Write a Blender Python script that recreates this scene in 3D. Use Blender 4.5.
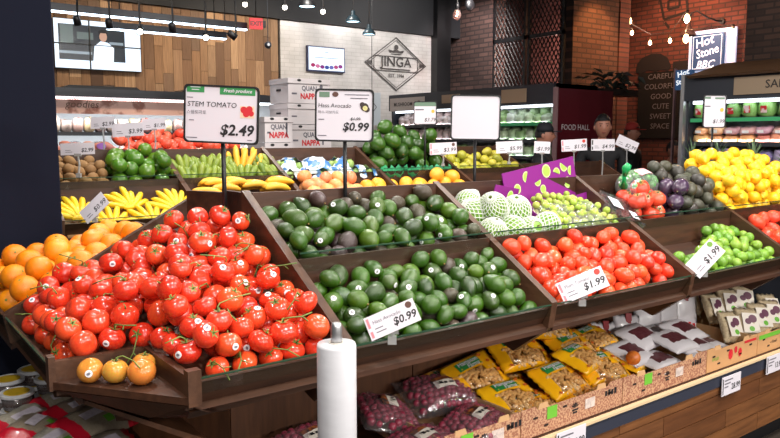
import bpy, math, random
import numpy as np
from mathutils import Vector, Matrix, Euler, Quaternion

random.seed(11)
RNG = np.random.default_rng(11)
PI = math.pi
for o in list(bpy.data.objects):
    bpy.data.objects.remove(o)
SC = bpy.context.scene
COL = SC.collection

# ------------------------------------------------------------------ camera
TH = math.radians(52.95)              # heading of the lens, measured from the long axis of the display
PITCH = math.atan(81 / 720.0)
CAM = Vector((0, 0, 1.6))
cd = bpy.data.cameras.new('camera')
cd.sensor_width = 36.0
cd.lens = 720.0 / 780.0 * 36.0
cd.clip_end = 100
camo = bpy.data.objects.new('camera', cd)
COL.objects.link(camo)
camo.location = CAM
camo.rotation_euler = (PI / 2 - PITCH, 0, TH - PI / 2)
SC.camera = camo
RT = Vector((math.sin(TH), -math.cos(TH), 0))
FACE = TH - PI / 2                    # z rotation of a sign that looks back at a shopper standing at the corner

# ------------------------------------------------------------------ world, exposure
W = bpy.data.worlds.new('world')
SC.world = W
W.use_nodes = True
W.node_tree.nodes['Background'].inputs[0].default_value = (0.85, 0.9, 1.0, 1)
W.node_tree.nodes['Background'].inputs[1].default_value = 0.06
SC.view_settings.view_transform = 'Standard'
SC.view_settings.look = 'None'
SC.view_settings.gamma = 1.0
SC.view_settings.use_curve_mapping = False
SC.view_settings.exposure = 0.0


def lamp(name, kind, loc, power, color=(1, 0.93, 0.84), size=0.3, target=None, spot=None, blend=0.6):
    d = bpy.data.lights.new(name, kind)
    d.energy = power
    d.color = color
    if kind == 'AREA':
        d.shape = 'DISK'
        d.size = size
    else:
        d.shadow_soft_size = size
    if spot:
        d.spot_size = math.radians(spot)
        d.spot_blend = blend
    o = bpy.data.objects.new(name, d)
    COL.objects.link(o)
    o.location = loc
    if target is not None:
        o.rotation_euler = (Vector(target) - Vector(loc)).to_track_quat('-Z', 'Y').to_euler()
    return o


NEUTRAL = (1.0, 0.95, 0.89)
# ceiling track lamps over the produce displays; the row before them is added fill
for (x, y, p) in [(-1.2, -1.9, 55), (0.4, -2.2, 60), (2.2, -2.2, 70), (4.2, -1.9, 66), (-0.4, 0.3, 44), (1.2, 0.35, 50), (2.7, 0.5, 52), (4.2, 0.7, 48),
                  (0.2, 2.3, 14), (1.6, 2.5, 16), (3.2, 2.5, 20), (4.6, 2.3, 20), (1.0, 3.3, 24), (2.4, 3.4, 26), (3.8, 3.5, 22), (1.2, 5.0, 24), (3.0, 5.0, 24)]:
    lamp('track_and_fill_lamp', 'AREA', (x, y, 3.25), p, NEUTRAL, 0.13)
for (x, y, p) in [(-0.6, -2.6, 20), (1.2, -2.8, 32), (3.0, -2.6, 44), (4.8, -2.2, 36)]:
    lamp('shelf_fill_light', 'AREA', (x, y, 2.35), p, NEUTRAL, 0.25, (x * 0.7 + 0.5, 2.0, 0.8))  # unseen fill added before the bins to brighten the low shelf
# wall washers, then brick spots that are partly added fill
for (x, p) in [(2.2, 26), (3.3, 30), (4.3, 36)]:
    lamp('wall_washer', 'SPOT', (x, 7.3, 3.6), p * 3.4, (1, 0.84, 0.64), 0.1, (x, 9, 2.3), 80)
for (x, p) in [(5.3, 30), (6.2, 38), (7.1, 54)]:
    lamp('wall_washer', 'SPOT', (x, 7.0, 3.7), p * 2.6, (1, 0.96, 0.9), 0.1, (x, 9, 2.4), 100)
lamp('brick_wash_and_fill', 'SPOT', (7.4, 7.6, 3.9), 170, (1, 0.9, 0.86), 0.1, (8.2, 8.7, 2.6), 80)  # added neutral spot that lifts the dark brick pier
lamp('brick_wash_and_fill', 'SPOT', (8.75, 6.0, 3.9), 150, (1, 0.45, 0.15), 0.05, (8.8, 6.76, 2.6), 70)
lamp('brick_wash_and_fill', 'SPOT', (10.0, 6.5, 4.1), 100, (1, 0.45, 0.25), 0.1, (11, 6.6, 2.5), 120)  # added ambient fill for the alcove
lamp('brick_wash_and_fill', 'SPOT', (7.6, 3.2, 3.9), 110, (1, 0.85, 0.75), 0.1, (9, 3.8, 3.0), 100)  # added spot to brighten the side brick wall

# ------------------------------------------------------------------ helpers


def lin(c):
    r = []
    for v in c[:3]:
        v = v / 255.0
        r.append(v / 12.92 if v <= 0.04045 else ((v + 0.055) / 1.055) ** 2.4)
    return (r[0], r[1], r[2], 1.0)


MATS = {}


def mat(name, col, rough=0.5, metal=0.0, spec=0.5, ramp=None, noise=None, bump=None, emit=None, stretch=None, coat=0.0, sss=0.0):
    """procedural surface. ramp: colours picked per object; noise: (scale, colour2, amount); bump: (scale, strength)"""
    if name in MATS:
        return MATS[name]
    m = bpy.data.materials.new(name)
    m.use_nodes = True
    nt = m.node_tree
    N, L = nt.nodes, nt.links
    b = N['Principled BSDF']
    b.inputs['Roughness'].default_value = rough
    b.inputs['Metallic'].default_value = metal
    b.inputs['Specular IOR Level'].default_value = spec
    b.inputs['Coat Weight'].default_value = coat
    b.inputs['Coat Roughness'].default_value = 0.08
    b.inputs['Base Color'].default_value = lin(col)
    m.diffuse_color = lin(col)
    src = None
    if ramp:
        oi = N.new('ShaderNodeObjectInfo')
        cr = N.new('ShaderNodeValToRGB')
        L.new(oi.outputs['Random'], cr.inputs[0])
        els = cr.color_ramp.elements
        while len(els) < len(ramp):
            els.new(0.5)
        for i, c in enumerate(ramp):
            els[i].position = i / max(1, len(ramp) - 1)
            els[i].color = lin(c)
        src = cr.outputs[0]
    tc = mp = None
    if noise or bump:
        tc = N.new('ShaderNodeTexCoord')
        mp = N.new('ShaderNodeMapping')
        L.new(tc.outputs['Object'], mp.inputs[0])
        if stretch:
            mp.inputs['Scale'].default_value = stretch
        oi2 = N.new('ShaderNodeObjectInfo')
        mu = N.new('ShaderNodeMath')
        mu.operation = 'MULTIPLY'
        mu.inputs[1].default_value = 37.0
        L.new(oi2.outputs['Random'], mu.inputs[0])
        L.new(mu.outputs[0], mp.inputs['Location'])
    if noise:
        nz = N.new('ShaderNodeTexNoise')
        nz.inputs['Scale'].default_value = noise[0]
        nz.inputs['Detail'].default_value = 4
        L.new(mp.outputs[0], nz.inputs['Vector'])
        rr = N.new('ShaderNodeValToRGB')
        rr.color_ramp.elements[0].position = noise[3] if len(noise) > 3 else 0.35
        rr.color_ramp.elements[1].position = noise[4] if len(noise) > 4 else 0.7
        L.new(nz.outputs[0], rr.inputs[0])
        am = N.new('ShaderNodeMath')
        am.operation = 'MULTIPLY'
        am.inputs[1].default_value = noise[2]
        L.new(rr.outputs[0], am.inputs[0])
        mx = N.new('ShaderNodeMix')
        mx.data_type = 'RGBA'
        L.new(am.outputs[0], mx.inputs[0])
        if src:
            L.new(src, mx.inputs[6])
        else:
            mx.inputs[6].default_value = lin(col)
        mx.inputs[7].default_value = lin(noise[1])
        src = mx.outputs[2]
    if src:
        L.new(src, b.inputs['Base Color'])
    if bump:
        nb = N.new('ShaderNodeTexNoise')
        nb.inputs['Scale'].default_value = bump[0]
        nb.inputs['Detail'].default_value = 3
        L.new(mp.outputs[0], nb.inputs['Vector'])
        bp = N.new('ShaderNodeBump')
        bp.inputs['Strength'].default_value = bump[1]
        bp.inputs['Distance'].default_value = bump[2] if len(bump) > 2 else 0.004
        L.new(nb.outputs[0], bp.inputs['Height'])
        L.new(bp.outputs[0], b.inputs['Normal'])
    if emit:
        b.inputs['Emission Color'].default_value = lin(emit[0])
        b.inputs['Emission Strength'].default_value = emit[1]
    if sss:
        b.inputs['Subsurface Weight'].default_value = sss
        b.inputs['Subsurface Radius'].default_value = (0.02, 0.01, 0.005)
        b.inputs['Subsurface Scale'].default_value = 0.3
    MATS[name] = m
    return m


def film(name, tint=(255, 255, 255), gloss=0.12, rough=0.08, bump=0.6, scale=18.0, milk=0.0):
    """clear plastic: mostly see-through with a sharp shine and a few wrinkles"""
    if name in MATS:
        return MATS[name]
    m = bpy.data.materials.new(name)
    m.use_nodes = True
    nt = m.node_tree
    N, L = nt.nodes, nt.links
    N.remove(N['Principled BSDF'])
    out = N['Material Output']
    tr = N.new('ShaderNodeBsdfTransparent')
    tr.inputs[0].default_value = lin(tint)
    gl = N.new('ShaderNodeBsdfGlossy')
    gl.inputs['Roughness'].default_value = rough
    df = N.new('ShaderNodeBsdfDiffuse')
    df.inputs[0].default_value = lin(tint)
    m1 = N.new('ShaderNodeMixShader')
    m1.inputs[0].default_value = milk
    L.new(tr.outputs[0], m1.inputs[1])
    L.new(df.outputs[0], m1.inputs[2])
    m2 = N.new('ShaderNodeMixShader')
    m2.inputs[0].default_value = gloss
    L.new(m1.outputs[0], m2.inputs[1])
    L.new(gl.outputs[0], m2.inputs[2])
    L.new(m2.outputs[0], out.inputs[0])
    if bump:
        tc = N.new('ShaderNodeTexCoord')
        nz = N.new('ShaderNodeTexNoise')
        nz.inputs['Scale'].default_value = scale
        nz.inputs['Detail'].default_value = 2
        L.new(tc.outputs['Object'], nz.inputs['Vector'])
        bp = N.new('ShaderNodeBump')
        bp.inputs['Strength'].default_value = bump
        bp.inputs['Distance'].default_value = 0.02
        L.new(nz.outputs[0], bp.inputs['Height'])
        L.new(bp.outputs[0], gl.inputs['Normal'])
    MATS[name] = m
    return m


def brick_mat(name, c1, c2, mortar, bw=0.22, bh=0.075, axis='x', ms=0.012, rough=0.85, bump=0.5):
    if name in MATS:
        return MATS[name]
    m = bpy.data.materials.new(name)
    m.use_nodes = True
    nt = m.node_tree
    N, L = nt.nodes, nt.links
    b = N['Principled BSDF']
    b.inputs['Roughness'].default_value = rough
    tc = N.new('ShaderNodeTexCoord')
    sp = N.new('ShaderNodeSeparateXYZ')
    cb = N.new('ShaderNodeCombineXYZ')
    L.new(tc.outputs['Object'], sp.inputs[0])
    L.new(sp.outputs['X' if axis == 'x' else 'Y'], cb.inputs['X'])
    L.new(sp.outputs['Z'], cb.inputs['Y'])
    br = N.new('ShaderNodeTexBrick')
    br.inputs['Scale'].default_value = 1.0
    br.inputs['Brick Width'].default_value = bw
    br.inputs['Row Height'].default_value = bh
    br.inputs['Mortar Size'].default_value = ms
    br.inputs['Color1'].default_value = lin(c1)
    br.inputs['Color2'].default_value = lin(c2)
    br.inputs['Mortar'].default_value = lin(mortar)
    L.new(cb.outputs[0], br.inputs['Vector'])
    nz = N.new('ShaderNodeTexNoise')
    nz.inputs['Scale'].default_value = 3.0
    L.new(tc.outputs['Object'], nz.inputs['Vector'])
    mx = N.new('ShaderNodeMix')
    mx.data_type = 'RGBA'
    mx.blend_type = 'MULTIPLY'
    mx.inputs[0].default_value = 0.6
    L.new(br.outputs[0], mx.inputs[6])
    L.new(nz.outputs[0], mx.inputs[7])
    L.new(mx.outputs[2], b.inputs['Base Color'])
    bp = N.new('ShaderNodeBump')
    bp.inputs['Strength'].default_value = bump
    bp.inputs['Distance'].default_value = 0.01
    bp.invert = True
    L.new(br.outputs['Fac'], bp.inputs['Height'])
    L.new(bp.outputs[0], b.inputs['Normal'])
    MATS[name] = m
    return m


class MB:
    """collects shapes into one mesh"""

    def __init__(s):
        s.v, s.f, s.m = [], [], []

    def add(s, vs, fs, mi=0, M=None):
        o = len(s.v)
        for v in vs:
            v = Vector(v)
            s.v.append(M @ v if M is not None else v)
        for f in fs:
            s.f.append([o + i for i in f])
            s.m.append(mi)
        return s

    def box(s, x0, y0, z0, x1, y1, z1, mi=0, M=None):
        vs = [(x, y, z) for x in (x0, x1) for y in (y0, y1) for z in (z0, z1)]
        return s.add(vs, [(0, 1, 3, 2), (4, 6, 7, 5), (0, 4, 5, 1), (2, 3, 7, 6), (0, 2, 6, 4), (1, 5, 7, 3)], mi, M)

    def prism(s, poly, lo, hi, axis='x', mi=0, M=None):
        def P(a, b, c):
            return {'x': (c, a, b), 'y': (a, c, b), 'z': (a, b, c)}[axis]
        n = len(poly)
        vs = [P(a, b, lo) for a, b in poly] + [P(a, b, hi) for a, b in poly]
        fs = [tuple(range(n)), tuple(range(2 * n - 1, n - 1, -1))]
        fs += [(i, i + n, (i + 1) % n + n, (i + 1) % n) for i in range(n)]
        return s.add(vs, fs, mi, M)

    def lathe(s, prof, n=20, mi=0, M=None, lob=0, amp=0.0, cap=True):
        vs, fs = [], []
        k = len(prof)
        for r, z in prof:
            for j in range(n):
                a = 2 * PI * j / n
                q = r * (1 + amp * math.cos(lob * a)) if lob else r
                vs.append((q * math.cos(a), q * math.sin(a), z))
        for i in range(k - 1):
            for j in range(n):
                j2 = (j + 1) % n
                fs.append((i * n + j, i * n + j2, (i + 1) * n + j2, (i + 1) * n + j))
        if cap:
            fs.append(tuple(range(n - 1, -1, -1)))
            fs.append(tuple((k - 1) * n + j for j in range(n)))
        return s.add(vs, fs, mi, M)

    def tube(s, path, r, n=6, mi=0, M=None):
        path = [Vector(p) for p in path]
        k = len(path)
        rs = r if isinstance(r, (list, tuple)) else [r] * k
        vs, fs = [], []
        t0 = (path[1] - path[0]).normalized()
        up = Vector((0, 0, 1)) if abs(t0.z) < 0.9 else Vector((1, 0, 0))
        a = t0.cross(up).normalized()
        for i, p in enumerate(path):
            t = (path[min(i + 1, k - 1)] - path[max(i - 1, 0)]).normalized()
            a = (a - t * a.dot(t))
            a = a.normalized() if a.length > 1e-6 else t.orthogonal().normalized()
            b = t.cross(a)
            for j in range(n):
                w = 2 * PI * j / n
                vs.append(p + (a * math.cos(w) + b * math.sin(w)) * rs[i])
        for i in range(k - 1):
            for j in range(n):
                j2 = (j + 1) % n
                fs.append((i * n + j, i * n + j2, (i + 1) * n + j2, (i + 1) * n + j))
        fs.append(tuple(range(n - 1, -1, -1)))
        fs.append(tuple((k - 1) * n + j for j in range(n)))
        return s.add(vs, fs, mi, M)

    def ball(s, c, r, nu=12, nv=8, mi=0, M=None):
        if not isinstance(r, (list, tuple)):
            r = (r, r, r)
        vs = [(c[0], c[1], c[2] - r[2])]
        for i in range(1, nv):
            t = PI * i / nv
            for j in range(nu):
                a = 2 * PI * j / nu
                vs.append((c[0] + r[0] * math.sin(t) * math.cos(a), c[1] + r[1] * math.sin(t) * math.sin(a), c[2] - r[2] * math.cos(t)))
        vs.append((c[0], c[1], c[2] + r[2]))
        fs = [(0, 1 + (j + 1) % nu, 1 + j) for j in range(nu)]
        for i in range(nv - 2):
            for j in range(nu):
                a, b = 1 + i * nu + j, 1 + i * nu + (j + 1) % nu
                fs.append((a, b, b + nu, a + nu))
        e = len(vs) - 1
        q = 1 + (nv - 2) * nu
        fs += [(q + j, q + (j + 1) % nu, e) for j in range(nu)]
        return s.add(vs, fs, mi, M)

    def quad(s, a, b, c, d, mi=0):
        return s.add([a, b, c, d], [(0, 1, 2, 3)], mi)

    def disc(s, c, r, n=14, y=True, mi=0, rz=None):
        """flat disc in the local xz plane facing -y"""
        rz = rz or r
        vs = [(c[0] + r * math.cos(2 * PI * i / n), c[1], c[2] + rz * math.sin(2 * PI * i / n)) for i in range(n)]
        return s.add(vs, [tuple(range(n))], mi)

    def mesh(s, name, mats, smooth=False):
        me = bpy.data.meshes.new(name)
        me.from_pydata([tuple(v) for v in s.v], [], s.f)
        for m in (mats if isinstance(mats, (list, tuple)) else [mats]):
            me.materials.append(m)
        me.polygons.foreach_set('material_index', s.m)
        if smooth:
            me.polygons.foreach_set('use_smooth', [True] * len(s.f))
        me.update()
        return me

    def build(s, name, mats, parent=None, smooth=False, loc=None, rot=None):
        return link(name, s.mesh(name, mats, smooth), parent, loc, rot)


def link(name, me, parent=None, loc=None, rot=None, scale=None):
    o = bpy.data.objects.new(name, me)
    COL.objects.link(o)
    if parent:
        o.parent = parent
    if loc is not None:
        o.location = loc
    if rot is not None:
        if isinstance(rot, Quaternion):
            o.rotation_mode = 'QUATERNION'
            o.rotation_quaternion = rot
        else:
            o.rotation_euler = rot
    if scale is not None:
        o.scale = scale
    return o


def tag(o, label, cat, group=None, kind=None):
    if label:
        o['label'] = label
    if cat:
        o['category'] = cat
    if group:
        o['group'] = group
    if kind:
        o['kind'] = kind
    return o


def thing(name, label, cat, loc=(0, 0, 0), rz=0.0, group=None):
    o = bpy.data.objects.new(name, None)
    COL.objects.link(o)
    o.empty_display_size = 0.05
    o.location = loc
    o.rotation_euler = (0, 0, rz)
    return tag(o, label, cat, group)


def struct(name, mb, mats, smooth=False):
    o = mb.build(name, mats, None, smooth)
    o['kind'] = 'structure'
    return o


def text(s, size, m, parent, x, z, y=-0.002, name='lettering', align='LEFT', shear=0.0, bold=0.0, sx=1.0, rot=0.0, up=False):
    """flat lettering in the parent's xz plane facing -y (or lying flat, facing up)"""
    c = bpy.data.curves.new('t', 'FONT')
    c.body = s
    c.size = size
    c.align_x = align
    c.align_y = 'CENTER'
    c.shear = shear
    c.offset = bold
    c.resolution_u = 2
    tmp = bpy.data.objects.new('t', c)
    me = bpy.data.meshes.new_from_object(tmp)
    bpy.data.objects.remove(tmp)
    bpy.data.curves.remove(c)
    ca, sa = math.cos(rot), math.sin(rot)
    for v in me.vertices:
        a, b = v.co.x * sx, v.co.y
        a, b = a * ca - b * sa, a * sa + b * ca
        v.co = (x + a, z + b, -y) if up else (x + a, y, z + b)
    me.materials.clear()
    me.materials.append(m)
    me.name = name
    return link(name, me, parent)


def hashn(*a):
    v = math.sin(sum((i + 1) * 12.9898 * q for i, q in enumerate(a))) * 43758.5453
    return v - math.floor(v)


# ------------------------------------------------------------------ shared materials
WOOD = mat('dark_brown_wood', (70, 42, 27), 0.5, ramp=[(64, 37, 23), (78, 47, 30)], noise=(14, (40, 23, 15), 0.7), bump=(40, 0.15), stretch=(0.35, 3.0, 3.0))
WOODV = mat('dark_brown_panel_wood', (74, 45, 29), 0.5, ramp=[(92, 57, 35), (106, 67, 42)], noise=(14, (62, 37, 22), 0.7), bump=(40, 0.15), stretch=(3.0, 3.0, 0.3))
RAILW = mat('worn_rail_wood', (98, 68, 50), 0.45, ramp=[(78, 50, 34), (90, 60, 42)], noise=(10, (50, 29, 18), 0.8), bump=(40, 0.15), stretch=(3, 0.5, 3))
SLATW = mat('slat_wood', (118, 74, 42), 0.45, ramp=[(104, 62, 34), (128, 82, 46), (112, 70, 40)], noise=(12, (72, 42, 22), 0.7), bump=(40, 0.15), stretch=(0.3, 3, 3))
BLACK = mat('black_paint', (20, 20, 23), 0.45)
CHAR = mat('charcoal_metal', (42, 45, 54), 0.4)
INK = mat('black_ink', (28, 26, 30), 0.6)
GREYINK = mat('grey_ink', (105, 102, 112), 0.6)
WHITE = mat('white_card', (218, 213, 222), 0.55)
REDINK = mat('red_ink', (205, 40, 50), 0.5)
GREENINK = mat('green_ink', (52, 140, 78), 0.5)
PINKINK = mat('pink_ink', (232, 130, 140), 0.5)
CLEAR = film('clear_acrylic', (235, 240, 240), 0.10, 0.03, 0.0)
GLASSLIP = film('green_tinged_acrylic', (244, 248, 245), 0.03, 0.05, 0.0, milk=0.0)
GEDGE = mat('green_glass_edge', (38, 66, 50), 0.2)
BAGFILM = film('clear_bag_film', (250, 250, 252), 0.22, 0.14, 1.0, 22, milk=0.10)
STEEL = mat('brushed_steel', (190, 190, 192), 0.38, 0.9)
STICK = mat('white_sticker', (240, 238, 240), 0.5)
# ================================================================== SETTING
floor = MB().box(-4, -3, -0.05, 16, 14, 0)
struct('floor', floor, mat('polished_floor', (70, 62, 56), 0.25, noise=(3, (52, 46, 42), 0.6)))
struct('ceiling', MB().box(-4, -3, 4.3, 16, 14, 4.35), mat('black_ceiling', (16, 16, 18), 0.8))
struct('trim_1', MB().box(-2, 8.95, 3.22, 8.2, 9.3, 4.3), mat('dark_bulkhead', (26, 27, 32), 0.7))

# wood plank wall: every plank its own piece
wl = struct('wall_back', MB().box(0.2, 9.03, 0, 4.9, 9.25, 3.3), mat('wall_gap', (40, 26, 16), 0.8))
PLANKM = mat('reclaimed_plank', (150, 105, 65), 0.7,
             ramp=[(104, 74, 50), (178, 138, 100), (124, 90, 64), (196, 158, 120), (84, 60, 44), (150, 112, 78), (132, 100, 74), (98, 82, 70)],
             noise=(6, (80, 52, 32), 0.6), bump=(30, 0.3), stretch=(4, 4, 0.5))
pm = MB().box(-0.5, -0.5, -0.5, 0.5, 0.5, 0.5).mesh('plank', PLANKM)
x = 1.55
k = 0
while x < 4.86:
    w = 0.095 + 0.045 * hashn(k, 3)
    w = min(w, 4.9 - x)
    z = 2.0 - 0.3 * hashn(k, 5)
    while z < 3.22:
        h = 0.35 + 0.55 * hashn(k, z, 9)
        z1 = min(z + h, 3.22)
        if z1 > 2.05:
            link('plank', pm, wl, (x + w / 2, 9.02 - 0.006 * hashn(k, z), (z + z1) / 2), None, (w - 0.004, 0.03, z1 - z - 0.004))
        z = z1
    x += w
    k += 1

# white tiled wall
TILE = brick_mat('white_subway_tile', (224, 220, 219), (218, 214, 213), (204, 200, 198), 0.16, 0.055, 'x', 0.004, 0.25, 0.12)
struct('wall_tiled', MB().box(4.9, 9.0, 0, 7.65, 9.25, 3.24), TILE)
struct('trim_2', MB().box(7.62, 8.85, 0, 7.78, 9.2, 4.3), BLACK)
struct('trim_3', MB().box(7.8, 8.9, 0, 7.95, 9.3, 4.3), BLACK)
BR1 = brick_mat('grey_brown_brick', (112, 84, 78), (80, 60, 57), (62, 50, 48), 0.21, 0.072, 'y', 0.012)
BR2 = brick_mat('orange_lit_brick', (118, 78, 64), (92, 60, 50), (70, 52, 46), 0.21, 0.072, 'x', 0.012)
BR3 = brick_mat('red_brick', (136, 76, 62), (104, 56, 48), (80, 56, 50), 0.21, 0.072, 'y', 0.012)
BR4 = brick_mat('dim_brick', (86, 64, 56), (62, 48, 44), (54, 44, 42), 0.22, 0.075, 'y', 0.012)
struct('wall_brick_pier', MB().box(8.2, 8.22, 0, 8.5, 9.6, 4.3), BR1)
struct('wall_brick_face', MB().box(8.3, 6.72, 0, 9.35, 6.95, 4.3), BR2)
struct('wall_brick_return', MB().box(9.35, 6.70, 0, 9.6, 7.0, 4.3), BR3)
struct('wall_alcove', MB().box(11.0, 4.0, 0, 11.3, 9.0, 4.3), BR3)
struct('wall_brick_side', MB().box(9.0, 1.0, 0, 9.4, 4.62, 4.3), BR4)
struct('wall_behind_screen', MB().box(9.7, 7.2, 0, 9.9, 10, 4.3), mat('screen_back_wall', (96, 66, 62), 0.8, noise=(1.2, (30, 24, 26), 0.8)))

# square column by the oranges
struct('trim_column', MB().prism([(0.40, 3.22), (0.705, 3.22), (0.71, 3.225), (0.71, 3.52), (0.40, 3.52), (0.395, 3.515), (0.395, 3.225)], 0, 4.3, 'z'),
       mat('navy_column_paint', (20, 23, 38), 0.85, spec=0.15))

# lattice screens between the brick piers
def screen(y0, y1, lab):
    t = thing('lattice_screen', lab, 'screen', (8.22, (y0 + y1) / 2, 2.0))
    w = (y1 - y0) / 2
    fr = MB()
    fr.box(-0.02, -w, 0, 0.02, -w + 0.04, 2.2).box(-0.02, w - 0.04, 0, 0.02, w, 2.2).box(-0.02, -w, 0, 0.02, w, 0.04).box(-0.02, -w, 1.06, 0.02, w, 1.12)
    fr.build('frame', BLACK, t)
    g = MB()
    st = 0.075
    n = int(2 * w / st) + 40
    for d in (1, -1):
        for i in range(-30, n):
            y = -w + i * st
            # diagonal bars clipped to the frame
            pts = []
            for q in range(0, 31):
                zz = 2.2 * q / 30
                yy = y + d * zz * 0.6
                if -w <= yy <= w:
                    pts.append((yy, zz))
            if len(pts) > 1:
                a, b = pts[0], pts[-1]
                g.tube([(0, a[0], a[1]), (0, b[0], b[1])], 0.011, 4)
    o = g.build('lattice', mat('bronze_lattice', (26, 22, 22), 0.5), t)
    return t
screen(7.52, 8.2, 'dark lattice screen beside the grey brick pier')
screen(6.8, 7.48, 'dark lattice screen beside the orange-lit brick face')
lamp('screen_glow', 'POINT', (9.2, 7.6, 2.9), 90, (1, 0.55, 0.45), 0.05)  # added light behind the lattice so its holes look bright

# ================================================================== FRONT DISPLAY: base and lower shelf
def base_thing():
    t = thing('island_plinth', 'dark brown panelled base carrying the slanted produce bins', 'plinth', (2.5, 2.7, 0))
    def B(name, mb, m=WOODV):
        o = mb.build(name, m, t)
        o.location = Vector((-2.5, -2.7, 0))
        return o
    B('core', MB().prism([(4.5, 2.24), (1.02, 2.24), (0.78, 2.48), (0.78, 3.14), (4.5, 3.14)], 0.0, 0.93, 'z'), BLACK)
    # upright panels, each its own board
    xs = [0.985, 1.33, 1.78, 2.23, 2.68, 3.13, 3.58, 4.03, 4.48]
    for a, b in zip(xs[:-1], xs[1:]):
        B('panel', MB().box(a + 0.003, 2.205, 0.0, b - 0.003, 2.235, 0.93))
    p0, p1 = Vector((0.735, 2.455, 0)), Vector((0.985, 2.205, 0))
    d = (p1 - p0).normalized() * 0.025
    nrm = Vector((d.y, -d.x, 0)).normalized() * 0.0
    q = Vector((0.018, 0.018, 0))
    for a, b in ((p0, (p0 + p1) / 2), ((p0 + p1) / 2, p1)):
        e = (b - a).normalized() * 0.002
        B('panel', MB().prism([tuple((a + e).xy), tuple((b - e).xy), tuple((b - e + q).xy), tuple((a + e + q).xy)], 0, 0.93, 'z'))
    for a, b in ((2.46, 2.8), (2.8, 3.14)):
        B('panel', MB().box(0.735, a + 0.002, 0, 0.765, b - 0.002, 0.93))
    B('deck', MB().box(1.04, 2.17, 1.20, 4.42, 2.80, 1.22), WOOD)
    B('back_panel', MB().box(1.04, 2.80, 0.9, 4.42, 2.83, 1.3), WOOD)
    return t
base_thing()

def shelf_thing():
    t = thing('display_shelf', 'low wooden shelf with slatted front under the produce bins', 'shelf', (2.8, 1.95, 0))
    def B(name, mb, m):
        o = mb.build(name, m, t)
        o.location = Vector((-2.8, -1.95, 0))
        return o
    B('shelf_board', MB().box(0.99, 1.70, 0.465, 4.6, 2.2, 0.50), WOOD)
    B('edge_strip', MB().box(0.99, 1.678, 0.493, 4.6, 1.70, 0.503), mat('cream_strip', (214, 188, 150), 0.5))
    B('price_rail', MB().box(0.99, 1.684, 0.435, 4.6, 1.70, 0.493), mat('dark_price_rail', (50, 54, 68), 0.35))
    for r, (z0, z1) in enumerate([(0.395, 0.432), (0.305, 0.39), (0.215, 0.30), (0.125, 0.21)]):
        xx = [0.99] + [1.6 + 0.85 * i + (0.32 if r % 2 else 0) for i in range(4)] + [4.6]
        xx = [v for v in xx if v <= 4.6]
        for a, b in zip(xx[:-1], xx[1:]):
            if b - a > 0.05:
                B('slat', MB().box(a + 0.002, 1.69, z0, b - 0.002, 1.712, z1), SLATW)
    B('kick_board', MB().box(0.99, 1.76, 0, 4.6, 1.80, 0.46), BLACK)
    B('end_board', MB().box(0.965, 1.70, 0.0, 0.988, 2.2, 0.50), WOODV)
    return t
shelf_thing()
t = thing('end_shelf', 'low dark shelf at the island end carrying tubs and bean bags', 'shelf', (0.48, 2.75, 0))
MB().box(-0.36, -0.75, 0.57, 0.25, 0.55, 0.60).build('shelf_board', WOOD, t)
MB().box(-0.375, -0.75, 0.53, -0.362, 0.55, 0.615).build('edge_strip', CHAR, t)
MB().box(-0.30, -0.70, 0.0, 0.22, 0.50, 0.568).build('plinth', WOODV, t)

# ------------------------------------------------------------------ slanted two-tier bins
FD = 0.09


def bin_unit(label, x0, x1, yf, zf, slope, last=False, lower=True, glass=0.035):
    t = thing('produce_bin', label, 'produce bin', ((x0 + x1) / 2, yf + 0.3, 0))
    off = Vector((-(x0 + x1) / 2, -(yf + 0.3), 0))
    def B(name, mb, m, smooth=False):
        o = mb.build(name, m, t, smooth)
        o.location = off
        return o
    def P(dy, dz):
        return (yf + dy, zf + dz)
    s = slope
    prof = [P(-0.01, 0.005), P(0.0, 0.012), P(0.605, 0.605 * s + 0.008), P(0.605, -0.08), P(0.16, -0.20), P(0.005, -0.085)]
    B('side_board', MB().prism(prof, x0 - 0.014, x0 + 0.014, 'x'), RAILW)
    if last:
        B('side_board', MB().prism(prof, x1 - 0.014, x1 + 0.014, 'x'), RAILW)
    a, b = x0 + 0.015, x1 - 0.015
    B('bin_floor', MB().prism([P(0.01, -0.085), P(0.30, -0.085 + 0.29 * (s - FD)), P(0.30, -0.10 + 0.29 * (s - FD)), P(0.01, -0.10)], a, b), WOOD)
    B('lip_board', MB().prism([P(-0.002, -0.014), P(0.010, -0.012), P(0.075, -0.115), P(0.06, -0.12)], a, b), WOOD)
    B('underside', MB().prism([P(0.07, -0.108), P(0.07, -0.118), P(0.645, -0.32), P(0.645, -0.30)], a, b), WOODV)
    B('glass_lip', MB().box(a, yf - 0.008, zf - 0.04, b, yf - 0.003, zf + glass - 0.04), GLASSLIP)
    B('glass_edge', MB().box(a, yf - 0.0085, zf + glass - 0.04, b, yf - 0.0025, zf + glass - 0.036), GEDGE)
    zm = zf + 0.29 * s
    B('riser', MB().box(a, yf + 0.285, zm - 0.14, b, yf + 0.302, zm + 0.012), WOOD)
    B('glass_lip', MB().box(a, yf + 0.278, zm - 0.025, b, yf + 0.284, zm + 0.03), GLASSLIP)
    B('glass_edge', MB().box(a, yf + 0.2775, zm + 0.03, b, yf + 0.2845, zm + 0.034), GEDGE)
    B('bin_floor', MB().prism([P(0.302, -0.08 + 0.30 * s), P(0.58, -0.08 + 0.30 * s + 0.278 * (s - FD)), P(0.58, -0.095 + 0.30 * s + 0.278 * (s - FD)), P(0.302, -0.095 + 0.30 * s)], a, b), WOOD)
    B('back_board', MB().box(a, yf + 0.582, zf - 0.08, b, yf + 0.604, zf + 0.605 * s + 0.0), WOOD)
    return t

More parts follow.
